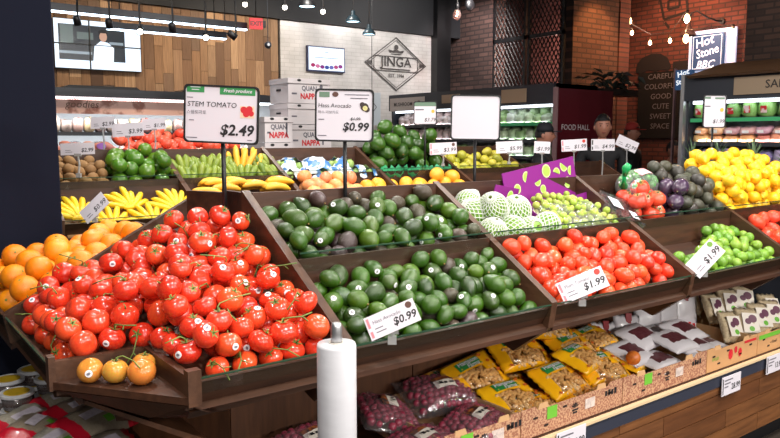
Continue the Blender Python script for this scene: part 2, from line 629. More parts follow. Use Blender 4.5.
XS = [1.04, 1.86, 2.71, 3.555, 4.40]
YF, ZF, SL = 1.56, 1.05, 0.615
bin_unit('two-tier slanted wooden bin heaped with green and dark avocados', XS[0], XS[1], YF, ZF, SL)
bin_unit('two-tier slanted wooden bin with foam-netted fruit above plum tomatoes', XS[1], XS[2], YF, ZF, SL)
bin_unit('two-tier slanted wooden bin with dark avocados above limes', XS[2], XS[3], YF, ZF, SL)
bin_unit('two-tier slanted wooden bin with lemons above large tomatoes', XS[3], XS[4], YF, ZF, SL, True)

def lower_floor(yf, zf, s):
    return lambda x, y: zf - 0.085 + (y - yf - 0.01) * (s - FD)
def upper_floor(yf, zf, s):
    return lambda x, y: zf - 0.08 + 0.30 * s + (y - yf - 0.302) * (s - FD)
LOW, UPP = lower_floor(YF, ZF, SL), upper_floor(YF, ZF, SL)

# corner bin for the stem tomatoes
def corner_bin():
    t = thing('corner_bin', 'notched corner bin of dark wood heaped with stem tomatoes', 'produce bin', (0.7, 2.0, 0))
    def B(name, mb, m, smooth=False):
        o = mb.build(name, m, t, smooth)
        o.location = (-0.7, -2.0, 0)
        return o
    nx, ny, x0, x1, y0, y1 = 44, 60, 0.38, 1.026, 1.57, 2.455
    g = MB()
    vs, fs = [], []
    for i in range(nx + 1):
        for j in range(ny + 1):
            x, y = x0 + (x1 - x0) * i / nx, y0 + (y1 - y0) * j / ny
            vs.append((x, y, CF(x, y)))
    for i in range(nx):
        for j in range(ny):
            if x0 + (x1 - x0) * (i + 0.5) / nx < 0.60 and y0 + (y1 - y0) * (j + 0.5) / ny < 1.86:
                continue
            a = i * (ny + 1) + j
            fs.append((a, a + ny + 1, a + ny + 2, a + 1))
    g.add(vs, fs)
    B('bin_floor', g, WOOD)
    # front lip
    def P(dy, dz):
        return (YF + dy, ZF + dz)
    a, b = 0.615, 1.026
    B('lip_board', MB().prism([P(-0.002, -0.014), P(0.010, -0.012), P(0.075, -0.115), P(0.06, -0.12)], a, b), WOOD)
    B('underside', MB().prism([P(0.07, -0.108), P(0.07, -0.118), P(0.66, -0.32), P(0.66, -0.30)], a, b), WOODV)
    B('glass_lip', MB().box(a, YF - 0.008, ZF - 0.04, b, YF - 0.003, ZF - 0.005), GLASSLIP)
    B('glass_edge', MB().box(a, YF - 0.0085, ZF - 0.005, b, YF - 0.0025, ZF - 0.001), GEDGE)
    # left lip (faces the end of the island)
    xe = 0.37
    def Q(dx, dz):
        return (xe + dx, ZF + dz)
    a, b = 1.87, 2.46
    B('lip_board', MB().prism([Q(-0.002, -0.014), Q(0.010, -0.012), Q(0.075, -0.115), Q(0.06, -0.12)], a, b, 'y'), WOOD)
    B('underside', MB().prism([Q(0.07, -0.108), Q(0.07, -0.118), Q(0.40, -0.32), Q(0.40, -0.30)], a, b, 'y'), WOODV)
    B('glass_lip', MB().box(xe - 0.008, a, ZF - 0.04, xe - 0.003, b, ZF - 0.005), GLASSLIP)
    B('glass_edge', MB().box(xe - 0.0085, a, ZF - 0.005, xe - 0.0025, b, ZF - 0.001), GEDGE)
    # notch: two short walls, corner posts and a triangular tray with a V shaped underside
    B('notch_wall', MB().box(0.592, 1.572, 0.97, 0.612, 1.877, 1.056), RAILW)
    B('notch_wall', MB().box(0.377, 1.857, 0.97, 0.592, 1.877, 1.056), RAILW)
    B('post', MB().box(0.590, 1.545, 0.985, 0.622, 1.572, 1.07), RAILW)
    B('post', MB().box(0.360, 1.852, 0.985, 0.376, 1.884, 1.07), RAILW)
    tr = MB()
    tri = [(0.592, 1.545), (0.60, 1.866), (0.366, 1.855)]
    tr.prism(tri, 0.99, 1.008, 'z')
    B('tray', tr, WOOD)
    v = MB()
    ap = (0.54, 1.674, 0.934)
    A, Bp = (0.590, 1.546, 0.989), (0.364, 1.855, 0.989)
    v.add([A, Bp, ap], [(0, 1, 2)])
    v.add([A, ap, (0.75, 1.68, 0.90), (0.64, 1.56, 0.96)], [(0, 1, 2, 3)])
    v.add([Bp, (0.38, 1.90, 0.953), (0.50, 2.1, 0.87), ap], [(0, 1, 2, 3)])
    v.add([ap, (0.75, 1.68, 0.90), (0.75, 2.15, 0.74), (0.50, 2.1, 0.87)], [(0, 1, 2, 3)])
    B('tray_underside', v, WOOD)
    # rail shared with the oranges
    r = [(xe - 0.012, ZF + 0.005), (xe, ZF + 0.012), (1.0, 1.405), (1.0, 0.95), (xe + 0.16, ZF - 0.2), (xe + 0.003, ZF - 0.085)]
    B('side_board', MB().prism(r, 2.458, 2.486, 'y'), RAILW)
    # back boards and sign ledge in the inner corner
    B('back_board', MB().prism([(0.955, 2.458), (1.026, 2.30), (1.048, 2.31), (0.98, 2.47)], 0.95, 1.415, 'z'), WOOD)
    B('back_board', MB().box(1.030, 2.172, 0.95, 1.05, 2.31, 1.422), WOOD)
    B('ledge', MB().prism([(0.80, 2.457), (1.025, 2.06), (1.025, 2.30), (0.955, 2.457)], 1.275, 1.29, 'z'), WOOD)
    B('ledge_riser', MB().prism([(0.80, 2.457), (1.025, 2.06), (1.026, 2.075), (0.81, 2.458)], 1.15, 1.275, 'z'), WOOD)
    return t

def CF(x, y):
    return ZF - 0.085 + 0.47 * max(0.0, min(y - 1.57, (x - 0.38) * 1.0, ((x - 0.38) + (y - 1.57) - 0.12) * 0.6))
corner_bin()

# bin of oranges on the island's end
def orange_bin():
    t = thing('end_bin', 'slanted wooden bin of oranges on the island end beside the column', 'produce bin', (0.7, 2.8, 0))
    def B(name, mb, m):
        o = mb.build(name, m, t)
        o.location = (-0.7, -2.8, 0)
        return o
    xe = 0.37
    def Q(dx, dz):
        return (xe + dx, ZF + dz)
    a, b = 2.488, 3.15
    B('bin_floor', MB().prism([Q(0.01, -0.10), (0.985, 1.13), (0.985, 1.11), Q(0.01, -0.115)], a, b, 'y'), WOOD)
    B('lip_board', MB().prism([Q(-0.002, -0.014), Q(0.010, -0.012), Q(0.075, -0.115), Q(0.06, -0.12)], a, b, 'y'), WOOD)
    B('underside', MB().prism([Q(0.07, -0.108), Q(0.07, -0.118), Q(0.40, -0.32), Q(0.40, -0.30)], a, b, 'y'), WOODV)
    B('glass_lip', MB().box(xe - 0.008, a, ZF - 0.04, xe - 0.003, b, ZF - 0.005), GLASSLIP)
    r = [(xe - 0.012, ZF + 0.005), (xe, ZF + 0.012), (1.0, 1.405), (1.0, 0.95), (xe + 0.16, ZF - 0.2), (xe + 0.003, ZF - 0.085)]
    r = [(xe - 0.012, ZF - 0.02), (0.99, 1.235), (0.99, 0.95), (xe + 0.16, ZF - 0.2), (xe + 0.003, ZF - 0.085)]
    B('side_board', MB().prism(r, b, b + 0.028, 'y'), RAILW)
    B('back_board', MB().box(0.985, a, 0.95, 1.0, b, 1.24), WOOD)
orange_bin()
OF = lambda x, y: ZF - 0.10 + (x - 0.38) * 0.30

# second island behind, same kind of bins
BX = [0.80, 1.50, 2.17, 2.90, 3.60, 4.30, 5.0, 5.7]
BYF, BZF, BSL = 3.65, 1.205, 0.545
BL = ['far two-tier bin with kiwis and green mangoes above yellow bananas', 'far two-tier bin with green bananas above ripe bananas',
      'far two-tier bin with blue and white bags above mangoes', 'far two-tier bin with big green avocados in green tissue',
      'far two-tier bin with yellow-green pears', 'far two-tier bin behind the purple carton', 'far two-tier bin with empty acrylic front by the people']
for i in range(7):
    bin_unit(BL[i], BX[i], BX[i + 1], BYF, BZF - (0.15 if i > 4 else 0.0), BSL, i in (4, 6), glass=0.04)
BLOW, BUPP = lower_floor(BYF, BZF, BSL), upper_floor(BYF, BZF, BSL)
t = thing('island_plinth', 'dark base of the far island under the banana bins', 'plinth', (3.25, 4.3, 0))
MB().box(-2.43, -0.02, 0, 2.43, 0.5, 0.95).build('core', BLACK, t)
for i in range(6):
    MB().box(-2.43 + i * 0.81, -0.05, 0, -2.43 + (i + 1) * 0.81 - 0.004, -0.021, 0.95).build('panel', WOODV, t)
# ================================================================== FRUIT
def pile(n, xr, yr, floor, r, rv=0.08, k=160, inside=None, soft=0.95, placed=None, kk=1.15):
    """drop n balls one by one; each settles at the lowest of k random spots"""
    P = [] if placed is None else placed
    out = []
    for i in range(n):
        ri = r * (1 + rv * (RNG.random() * 2 - 1))
        xs = RNG.uniform(xr[0] + ri, xr[1] - ri, k)
        ys = RNG.uniform(yr[0] + ri, yr[1] - ri, k)
        if inside:
            ok = np.array([inside(a, b) for a, b in zip(xs, ys)])
            if not ok.any():
                continue
            xs, ys = xs[ok], ys[ok]
        h = np.array([floor(a, b) for a, b in zip(xs, ys)]) + ri * kk
        if P:
            A = np.array(P)
            d2 = (xs[:, None] - A[None, :, 0]) ** 2 + (ys[:, None] - A[None, :, 1]) ** 2
            rr = ((ri + A[None, :, 3]) * soft) ** 2
            hh = np.where(d2 < rr, A[None, :, 2] + np.sqrt(np.maximum(rr - d2, 0)), -9)
            h = np.maximum(h, hh.max(1))
        j = int(np.argmin(h - np.array([floor(a, b) for a, b in zip(xs, ys)])))
        q = (xs[j], ys[j], h[j], ri)
        P.append(q)
        out.append(q)
    return out


def visible(Q, keep=6):
    """leave out the fruit buried where no shopper in front of the bins could see it"""
    show = np.zeros(len(Q), bool)
    for ex in (-0.5, 0.0, 0.5):
        eye = CAM + RT * ex
        R = camo.rotation_euler.to_matrix()
        buf = np.full((438, 780), 1e9)
        idx = np.full((438, 780), -1)
        for i, (x, y, z, r) in enumerate(Q):
            v = R.transposed() @ (Vector((x, y, z)) - eye)
            d = -v.z
            if d < 0.2:
                continue
            u, w, pr = 390 + 720 * v.x / d, 219 - 720 * v.y / d, 720 * r / d
            a0, a1, b0, b1 = int(u - pr), int(u + pr) + 2, int(w - pr), int(w + pr) + 2
            a0, b0, a1, b1 = max(a0, 0), max(b0, 0), min(a1, 780), min(b1, 438)
            if a0 >= a1 or b0 >= b1:
                continue
            X, Y = np.meshgrid(np.arange(a0, a1), np.arange(b0, b1))
            q = (X - u) ** 2 + (Y - w) ** 2
            D = np.where(q < pr * pr, d - r * np.sqrt(np.maximum(0, 1 - q / (pr * pr))), 1e9)
            sub = buf[b0:b1, a0:a1]
            m = D < sub
            sub[m] = D[m]
            idx[b0:b1, a0:a1][m] = i
        c = np.bincount(idx[idx >= 0].ravel(), minlength=len(Q))
        if ex == 0.0:
            show |= c >= keep
        else:
            show |= c >= 60
    return [q for q, s in zip(Q, show) if s]


stk = MB()
stk.lathe([(0.0095, -0.0006), (0.0092, 0.0004), (0.004, 0.0012)], 12, cap=True)
stk.add([(0.0055 * math.cos(a), 0.0035 * math.sin(a), 0.0016) for a in [i * PI / 4 for i in range(8)]], [tuple(range(8))], 1)
STKM = stk.mesh('sticker', [STICK, mat('sticker_print', (120, 118, 130), 0.5)])


def sticker(parent, semi, scale=1.0, spread=0.6):
    """paper sticker on the side of an ellipsoid fruit that faces the aisle"""
    w = Vector((-parent.location.x * 0.8, -parent.location.y, 0.9)).normalized()
    w = (w + Vector([random.uniform(-spread, spread) for _ in range(3)])).normalized()
    q = parent.rotation_quaternion if parent.rotation_mode == 'QUATERNION' else parent.rotation_euler.to_quaternion()
    d = q.inverted() @ w
    s = 1.0 / math.sqrt(sum((d[i] / semi[i]) ** 2 for i in range(3)))
    p = d * s
    n = Vector([p[i] / semi[i] ** 2 for i in range(3)]).normalized()
    e = parent.scale[0]
    return link('sticker', STKM, parent, p * 1.01, n.to_track_quat('Z', 'Y'), (scale / e, scale / e, scale / e))


def sph_prof(k, zs=1.0, dim=0.0, dimw=0.3, bot=0.0, pear=0.0, power=1.0):
    pr = []
    for i in range(k + 1):
        t = PI * (0.02 + 0.96 * i / k)
        r = math.sin(t) ** power
        z = -math.cos(t)
        r *= 1 - pear * max(0, z) ** 1.3
        zz = z * zs
        if z > 0:
            zz -= dim * math.exp(-(r / dimw) ** 2)
        else:
            zz += bot * math.exp(-(r / dimw) ** 2)
        pr.append((r, zz))
    return pr


def rand_tilt(mx, up=Vector((0, 0, 1)), lean=Vector((-0.35, -0.45, 0))):
    v = (up + lean * random.uniform(0, 1.4) + Vector([random.gauss(0, mx) for _ in range(3)])).normalized()
    return v.to_track_quat('Z', 'Y') @ Quaternion((0, 0, 1), random.uniform(0, 2 * PI))


# ---- stem tomatoes
TOM = mat('ripe_tomato_skin', (214, 42, 26), 0.22, ramp=[(214, 40, 26), (224, 52, 32), (218, 44, 32), (230, 82, 40), (208, 32, 24), (226, 66, 36)],
          noise=(7, (232, 100, 48), 0.35), coat=0.5, sss=0.03)
TOMU = mat('unripe_tomato_skin', (214, 150, 60), 0.25, ramp=[(196, 176, 66), (222, 110, 48), (226, 96, 40)], noise=(7, (224, 110, 50), 0.6), coat=0.2)
STEMM = mat('green_stem', (104, 124, 52), 0.6, ramp=[(84, 108, 44), (120, 136, 62)])
tom_meshes = [MB().lathe(sph_prof(13, z, 0.16, 0.32, 0.05), 20, 0, None, lb, am).mesh('stem_tomato', TOM, True)
              for z, lb, am in [(0.84, 5, 0.02), (0.88, 0, 0), (0.80, 6, 0.025), (0.92, 4, 0.02)]]
tomu_mesh = MB().lathe(sph_prof(13, 0.92, 0.14, 0.32, 0.05), 20).mesh('unripe_tomato', TOMU, True)


def calyx_mesh():
    m = MB()
    for i in range(5):
        a = 2 * PI * i / 5
        c, s = math.cos(a), math.sin(a)
        L = 0.42 + 0.12 * hashn(i, 2)
        pts = [(0.05, 0.07), (0.25, 0.075), (L, 0.02)]
        vs = [(0.03 * c, 0.03 * s, 0.0)]
        for q, (d, w) in enumerate(pts):
            zz = [0.02, 0.07, 0.13][q]
            vs += [(d * c - w * s, d * s + w * c, zz), (d * c + w * s, d * s - w * c, zz)]
        m.add(vs, [(0, 1, 2), (1, 3, 4, 2), (3, 5, 6, 4)])
    m.tube([(0, 0, 0), (0.02, 0.01, 0.18), (0.09, 0.03, 0.32)], [0.06, 0.05, 0.055], 6)
    return m.mesh('calyx', STEMM, True)


CALYX = calyx_mesh()
vines = []
for i in range(5):
    m = MB()
    L = 1.2 + 1.3 * hashn(i, 7)
    s = 1 if i % 2 else -1
    pts = [(0, 0, 0.1), (0.1 * s, 0.05, 0.35), (0.35 * s, 0.3, 0.5), (0.5 * s, 0.3 + L * 0.5, 0.55), (0.2 * s, 0.3 + L, 0.5 + 0.2 * hashn(i, 1))]
    m.tube(pts, [0.06, 0.05, 0.055, 0.05, 0.06], 5)
    m.tube([pts[3], (0.95 * s, 0.4 + L * 0.6, 0.35)], [0.05, 0.045], 5)
    vines.append(m.mesh('vine', STEMM, True))


def tomato(x, y, z, r, label, group, me=None, stick=0.2, vine=0.32, name='stem_tomato', ztop=0.72, tilt=0.55):
    o = link(name, me or random.choice(tom_meshes), None, (x, y, z), rand_tilt(tilt), (r, r, r))
    st = vi = ca = False
    if random.random() < 0.75:
        ca = True
        link('calyx', CALYX, o, (0, 0, ztop))
        if random.random() < vine:
            vi = True
            link('vine', random.choice(vines), o, (0, 0, ztop), (random.uniform(-0.2, 0.2), random.uniform(-0.2, 0.2), random.uniform(0, 6.28)))
    if random.random() < stick:
        st = True
        sticker(o, (1, 1, 0.86), 0.95)
    if '%s' in label:
        label = label % {(0, 0, 0): 'without stem or sticker', (0, 0, 1): 'with a white sticker but no stem', (1, 0, 0): 'with a short green calyx', (1, 0, 1): 'with a short calyx and a white sticker',
                         (1, 1, 0): 'with a long green vine stem', (1, 1, 1): 'with a long vine stem and a white sticker'}[(int(ca), int(vi), int(st))]
    tag(o, label, 'tomato', group)
    return o


def in_corner(x, y):
    if x < 0.645 and y < 1.91:
        return False
    if y > 2.44 - (x - 0.80) * 1.75 and x > 0.78:
        return False
    return True


SEED = []
for (x, y) in [(0.452, 1.892), (0.525, 1.897), (0.598, 1.885), (0.632, 1.818), (0.634, 1.742), (0.636, 1.665)]:
    SEED.append((x, y, 1.056 + 0.024, 0.0345))
Q = SEED + pile(192, (0.395, 1.022), (1.585, 2.455), CF, 0.0335, 0.10, 260, in_corner, placed=list(SEED))
for q in visible(Q):
    tomato(*q, 'red stem tomato %s in the corner bin', 'stem tomatoes in the corner bin')
for i, (x, y, r) in enumerate([(0.443, 1.80, 0.0315), (0.490, 1.757, 0.0315), (0.538, 1.708, 0.034), (0.565, 1.775, 0.030)]):
    o = tomato(x, y, 1.008 + r * 0.92, r, ['pale green and red tomato on the notched corner tray', 'yellow-green unripe tomato on the notched corner tray',
                                    'orange tomato on the notched corner tray', 'small orange-red tomato at the tray post'][i], 'tomatoes on the corner tray', tomu_mesh,
               1.0 if i == 0 else 0, 0.5, 'unripe_tomato', 0.78, 0.15)

# ---- avocados
AVP = mat('purple_avocado_skin', (60, 44, 44), 0.35, ramp=[(58, 38, 44), (64, 60, 40), (50, 38, 40), (70, 46, 44), (60, 66, 38)],
          noise=(50, (104, 92, 70), 0.3, 0.5, 0.8), bump=(70, 0.4, 0.0025), coat=0.35)
AVO = mat('avocado_skin', (50, 84, 34), 0.3, ramp=[(36, 74, 6), (54, 94, 10), (28, 54, 10), (80, 112, 20), (42, 82, 6), (52, 82, 14), (46, 86, 6), (28, 48, 10), (62, 102, 10)],
          noise=(60, (96, 126, 56), 0.22, 0.5, 0.8), bump=(70, 0.3, 0.0025), coat=0.5)
AVOD = mat('dark_avocado_skin', (52, 44, 44), 0.38, ramp=[(50, 40, 44), (62, 60, 44), (44, 38, 42), (58, 66, 44), (70, 62, 58)],
           noise=(40, (98, 96, 72), 0.25), bump=(70, 0.4, 0.0025), coat=0.1)
NUB = mat('avocado_stem_nub', (150, 120, 70), 0.7)


def egg(name, m, zs, pear, n=18, k=12):
    return MB().lathe(sph_prof(k, zs, 0.0, 0.3, 0.0, pear), n).mesh(name, m, True)


avo = [egg('avocado', AVO, 1.28, 0.18), egg('avocado', AVO, 1.36, 0.28), egg('avocado', AVO, 1.18, 0.12)]
avp = [egg('purple_avocado', AVP, 1.28, 0.18), egg('purple_avocado', AVP, 1.2, 0.12)]
avod = [egg('dark_avocado', AVOD, 1.12, 0.10), egg('dark_avocado', AVOD, 1.2, 0.15)]
nubm = MB().lathe([(0.10, -0.04), (0.11, 0.03), (0.06, 0.06)], 8).mesh('stem_nub', NUB, True)


def lying(slope_x=0.0, slope_y=0.6, mx=0.25):
    """long axis lies along the slanted pile surface, any heading"""
    a = random.uniform(0, 2 * PI)
    v = Vector((math.cos(a), math.sin(a), math.cos(a) * slope_x + math.sin(a) * slope_y + random.gauss(0, mx))).normalized()
    return v.to_track_quat('Z', 'Y') @ Quaternion((0, 0, 1), random.uniform(0, 2 * PI))


def lay(Q, name, meshes, label, cat, group, semi, nub=None, stick=0.0, scl=1.0, mx=0.25, sy=0.6, upright=None, nubz=1.0):
    for (x, y, z, r) in Q:
        q = rand_tilt(upright) if upright is not None else lying(0, sy, mx)
        o = link(name, random.choice(meshes), None, (x, y, z), q, (r * scl,) * 3)
        tag(o, label, cat, group)
        if nub is not None:
            link('stem_nub', nub, o, (0, 0, nubz))
        if random.random() < stick:
            sticker(o, semi, 0.9)


def avocados(Q, tier, dark):
    for (x, y, z, r) in Q:
        dk = random.random() < dark
        o = link('avocado', random.choice(avp if dk else avo), None, (x, y, z), lying(0, 0.5, 0.25), (r * 0.97,) * 3)
        link('stem_nub', nubm, o, (0, 0, 1.24))
        st = random.random() < 0.16
        if st:
            sticker(o, (1, 1, 1.28), 0.9)
        tag(o, '%s avocado %s in the %s tier of the avocado bin' % ('dark purple-brown' if dk else 'green', 'with a white sticker' if st else 'without a sticker', tier), 'avocado', 'avocados on the %s tier' % tier)


Q = pile(106, (XS[0] + 0.018, XS[1] - 0.018), (YF + 0.028, YF + 0.285), LOW, 0.0288, 0.14, 260)
avocados(visible(Q), 'lower', 0.10)
Q = pile(98, (XS[0] + 0.016, XS[1] - 0.016), (YF + 0.30, YF + 0.58), UPP, 0.0302, 0.14, 260)
avocados(visible(Q), 'upper', 0.27)

# ---- plum tomatoes
PLUM = mat('plum_tomato_skin', (226, 62, 36), 0.22, ramp=[(218, 42, 28), (232, 72, 38), (224, 52, 30), (236, 92, 46), (214, 36, 26)], noise=(6, (236, 110, 60), 0.3), coat=0.2)
plum = [egg('plum_tomato', PLUM, 1.3, 0.08, 16, 10), egg('plum_tomato', PLUM, 1.2, 0.0, 16, 10)]
scar = MB().lathe([(0.09, -0.03), (0.10, 0.02), (0.05, 0.03)], 7).mesh('stem_scar', mat('stem_scar', (206, 140, 70), 0.6), True)
Q = pile(104, (XS[1] + 0.018, XS[2] - 0.05), (YF + 0.028, YF + 0.285), LOW, 0.0295, 0.1, 220)
for (x, y, z, r) in visible(Q):
    o = link('plum_tomato', random.choice(plum), None, (x, y, z), lying(0, 0.6), (r * 0.98,) * 3)
    tag(o, 'red plum tomato heaped below the purple cartons', 'tomato', 'plum tomatoes on the lower tier')
    link('stem_scar', scar, o, (0, 0, 1.2))

# ---- limes: heaped at one end of the lower tier
LIME = mat('lime_skin', (104, 150, 40), 0.3, ramp=[(84, 138, 34), (112, 158, 44), (138, 172, 58), (74, 124, 32), (120, 164, 46)], noise=(90, (150, 184, 80), 0.25), bump=(110, 0.3, 0.0015), coat=0.2)
lime = [MB().lathe([(0.05, -1.14), (0.16, -1.08)] + sph_prof(10, 1.0)[1:-1] + [(0.16, 1.08), (0.05, 1.14)], 14).mesh('lime', LIME, True)]
limenub = MB().lathe([(0.07, -0.03), (0.08, 0.03)], 6).mesh('stem_nub', mat('lime_nub', (150, 150, 80), 0.7))


def in_lime(x, y):
    u = (x - XS[2]) / (XS[3] - XS[2])
    v = (y - YF) / 0.285
    return v < 0.42 + 0.65 * max(0.0, (u - 0.3) / 0.7) or u > 0.62
Q = pile(96, (XS[2] + 0.016, XS[3] - 0.016), (YF + 0.022, YF + 0.285), LOW, 0.0245, 0.08, 200, in_lime)
lay(visible(Q), 'lime', lime, 'green lime heaped in the half-empty lower tier', 'lime', 'limes on the lower tier', (1, 1, 1.1), limenub, 0.0, 1.0, nubz=1.13)

# ---- lemons and the large tomatoes below them
LEM = mat('lemon_skin', (246, 190, 22), 0.32, ramp=[(252, 194, 14), (250, 204, 34), (252, 184, 12), (248, 194, 22)], noise=(60, (252, 214, 70), 0.3), bump=(90, 0.3, 0.0015), coat=0.15)
lemon = [MB().lathe([(0.05, -1.22), (0.17, -1.12)] + sph_prof(11, 1.04)[1:-1] + [(0.20, 1.14), (0.07, 1.30)], 14).mesh('lemon', LEM, True)]
lemnub = MB().lathe([(0.06, -0.03), (0.08, 0.03)], 6).mesh('stem_nub', mat('lemon_nub', (170, 150, 60), 0.7))
LF = lambda x, y: UPP(x, y) + 0.012
Q = pile(150, (XS[3] + 0.016, XS[4] - 0.016), (YF + 0.295, YF + 0.60), LF, 0.0345, 0.08, 220)
lay(visible(Q), 'lemon', lemon, 'bright yellow lemon in the heaped upper tier', 'lemon', 'lemons on the upper tier', (1, 1, 1.05), lemnub, 0.0, 0.98, nubz=-1.2)
Q = pile(34, (XS[3] + 0.016, XS[4] - 0.016), (YF + 0.015, YF + 0.285), LOW, 0.043, 0.08, 200)
bigtom = [MB().lathe(sph_prof(12, 0.8, 0.12, 0.3, 0.04), 18, 0, None, 5, 0.02).mesh('beef_tomato', mat('beef_tomato_skin', (222, 72, 46), 0.25, ramp=[(214, 56, 36), (230, 88, 56), (222, 66, 44)], coat=0.2), True)]
for q in visible(Q):
    o = link('beef_tomato', bigtom[0], None, q[:3], rand_tilt(0.5), (q[3],) * 3)
    tag(o, 'large red-orange tomato in the lower tier under the lemons', 'tomato', 'large tomatoes under the lemons')
    link('stem_scar', scar, o, (0, 0, 0.7))

# ---- oranges
ORA = mat('orange_peel', (246, 148, 22), 0.35, ramp=[(246, 140, 8), (242, 126, 8), (248, 150, 16), (236, 130, 12)], noise=(5, (248, 158, 24), 0.3), bump=(120, 0.35, 0.002), coat=0.15)
ora = [MB().lathe(sph_prof(13, z, 0.06, 0.18, 0.05), 20).mesh('orange', ORA, True) for z in (0.93, 0.97, 0.9)]
button = MB().lathe([(0.09, -0.02), (0.10, 0.02), (0.03, 0.03)], 6).mesh('stem_button', mat('orange_button', (120, 130, 50), 0.7))
Q = pile(66, (0.385, 0.92), (2.49, 3.145), OF, 0.0465, 0.07, 220)
for q in visible(Q):
    o = link('orange', random.choice(ora), None, q[:3], rand_tilt(0.8), (q[3],) * 3)
    tag(o, 'large orange heaped in the end bin beside the navy column', 'orange', 'oranges in the end bin')
    link('stem_button', button, o, (0, 0, 0.90))

# ---- upper tier of the third bin: vine tomato box, bagged vegetables, eggplants, dark avocados
X0 = XS[2]
Q = pile(10, (X0 + 0.10, X0 + 0.40), (YF + 0.30, YF + 0.50), UPP, 0.043, 0.05, 200)
for q in visible(Q):
    o = link('beef_tomato', bigtom[0], None, q[:3], rand_tilt(0.4), (q[3],) * 3)
    tag(o, 'shiny red tomato beside the bag with a green tie', 'tomato', 'tomatoes beside the green-tied bag')
    link('calyx', CALYX, o, (0, 0, 0.66))
Q = pile(52, (X0 + 0.45, XS[3] - 0.016), (YF + 0.30, YF + 0.55), UPP, 0.034, 0.1, 200)
lay(visible(Q), 'dark_avocado', avod, 'dark ripe avocado in the upper tier beside the lemons', 'avocado', 'dark avocados beside the lemons', (1, 1, 1.12), nubm, 0.0, 1.0, nubz=1.1)
EGP = mat('eggplant_skin', (62, 44, 66), 0.2, ramp=[(62, 44, 68), (80, 62, 84), (54, 40, 58)], coat=0.4)
egp = egg('eggplant', EGP, 1.25, 0.15, 16, 10)
egcap = MB().lathe([(0.42, -0.12), (0.30, 0.02), (0.10, 0.06), (0.09, 0.25)], 9).mesh('stem_cap', mat('eggplant_cap', (96, 96, 66), 0.6), True)
for i, (x, y, z, r) in enumerate(pile(5, (X0 + 0.40, X0 + 0.52), (YF + 0.30, YF + 0.47), UPP, 0.04, 0.05, 100)):
    o = link('eggplant', egp, None, (x, y, z), lying(), (r,) * 3)
    tag(o, 'small round purple eggplant beside the dark avocados', 'eggplant', 'eggplants beside the dark avocados')
    link('stem_cap', egcap, o, (0, 0, 1.12))


def mesh_bag():
    t = thing('vegetable_bag', 'clear bag of green vegetables with a green tie and pink label', 'bag', (X0 + 0.33, YF + 0.505, UPP(0, YF + 0.50) + 0.085), 0.0)
    t.rotation_euler = (0.45, -0.10, 0.1)
    t.scale = (1.15, 1.15, 1.15)
    bagm = MB()
    bagm.ball((0, 0, 0.03), (0.125, 0.075, 0.065), 18, 10)
    bagm.build('bag_film', BAGFILM, t, True)
    p = MB()
    for i in range(26):
        a = random.uniform(0, 2 * PI)
        b = random.uniform(-0.2, 1.2)
        p.ball((0.105 * math.cos(a) * math.cos(b), 0.058 * math.sin(a) * math.cos(b), 0.03 + 0.05 * math.sin(b)), (0.021, 0.018, 0.016), 8, 6)
    o = p.build('contents', mat('green_pepper_skin', (74, 150, 66), 0.35, noise=(8, (140, 190, 110), 0.4)), t, True)
    o['kind'] = 'stuff'
    k = MB()
    k.tube([(-0.11, 0.0, 0.04), (-0.135, 0.0, 0.07), (-0.15, 0, 0.10)], [0.018, 0.008, 0.010], 8)
    k.tube([(-0.15, 0, 0.10), (-0.165, 0, 0.135), (-0.155, 0, 0.15)], [0.010, 0.018, 0.012], 8)
    k.build('tie', mat('bright_green_tape', (18, 158, 84), 0.3), t, True)
    l = MB()
    for i in range(6):
        u0, u1 = -0.04 + i * 0.016, -0.04 + (i + 1) * 0.016
        f = lambda u: 0.098 - (u / 0.125) ** 2 * 0.045
        l.quad((u0, -0.02, f(u0) - 0.001), (u1, -0.02, f(u1) - 0.001), (u1, 0.02, f(u1) + 0.0), (u0, 0.02, f(u0) + 0.0))
    l.build('paper_label', mat('pink_label', (238, 190, 196), 0.5, noise=(40, (214, 70, 84), 0.7)), t)
mesh_bag()


def clamshell(loc, rot, label, n, r, m, size, group=None):
    t = thing('clamshell', label, 'container', loc, 0, group)
    t.rotation_euler = rot
    a, b, h = size
    s = MB()
    s.prism([(-a, 0.0), (a, 0.0), (a * 1.08, h), (-a * 1.08, h)], -b, b, 'y')
    s.build('clear_box', BAGFILM, t)
    MB().box(-a * 1.1, -b * 1.1, h, a * 1.1, b * 1.1, h + 0.004).build('lid', CLEAR, t)
    c = MB()
    for x, y, z, q in pile(n, (-a, a), (-b, b), lambda x, y: 0.0, r, 0.1, 60):
        c.ball((x, y, min(z, h - q)), q, 8, 6)
    o = c.build('contents', m, t, True)
    o['kind'] = 'stuff'
    MB().box(-a * 0.85, -b * 0.3, h + 0.0045, -a * 0.1, b * 0.5, h + 0.0055).build('paper_label', WHITE, t)
    MB().box(a * 0.3, -b * 0.8, h + 0.0045, a * 0.8, -b * 0.2, h + 0.0055).build('paper_label', WHITE, t)
    return t
CHERRY = mat('dark_cherry_tomato', (120, 26, 28), 0.25, coat=0.3)
clamshell((X0 + 0.045, YF + 0.40, UPP(0, YF + 0.40) + 0.045), (0.5, 0.35, -0.35), 'clear clamshell of dark red cherry tomatoes lying on the bin divider', 30, 0.016, CHERRY, (0.075, 0.10, 0.05))
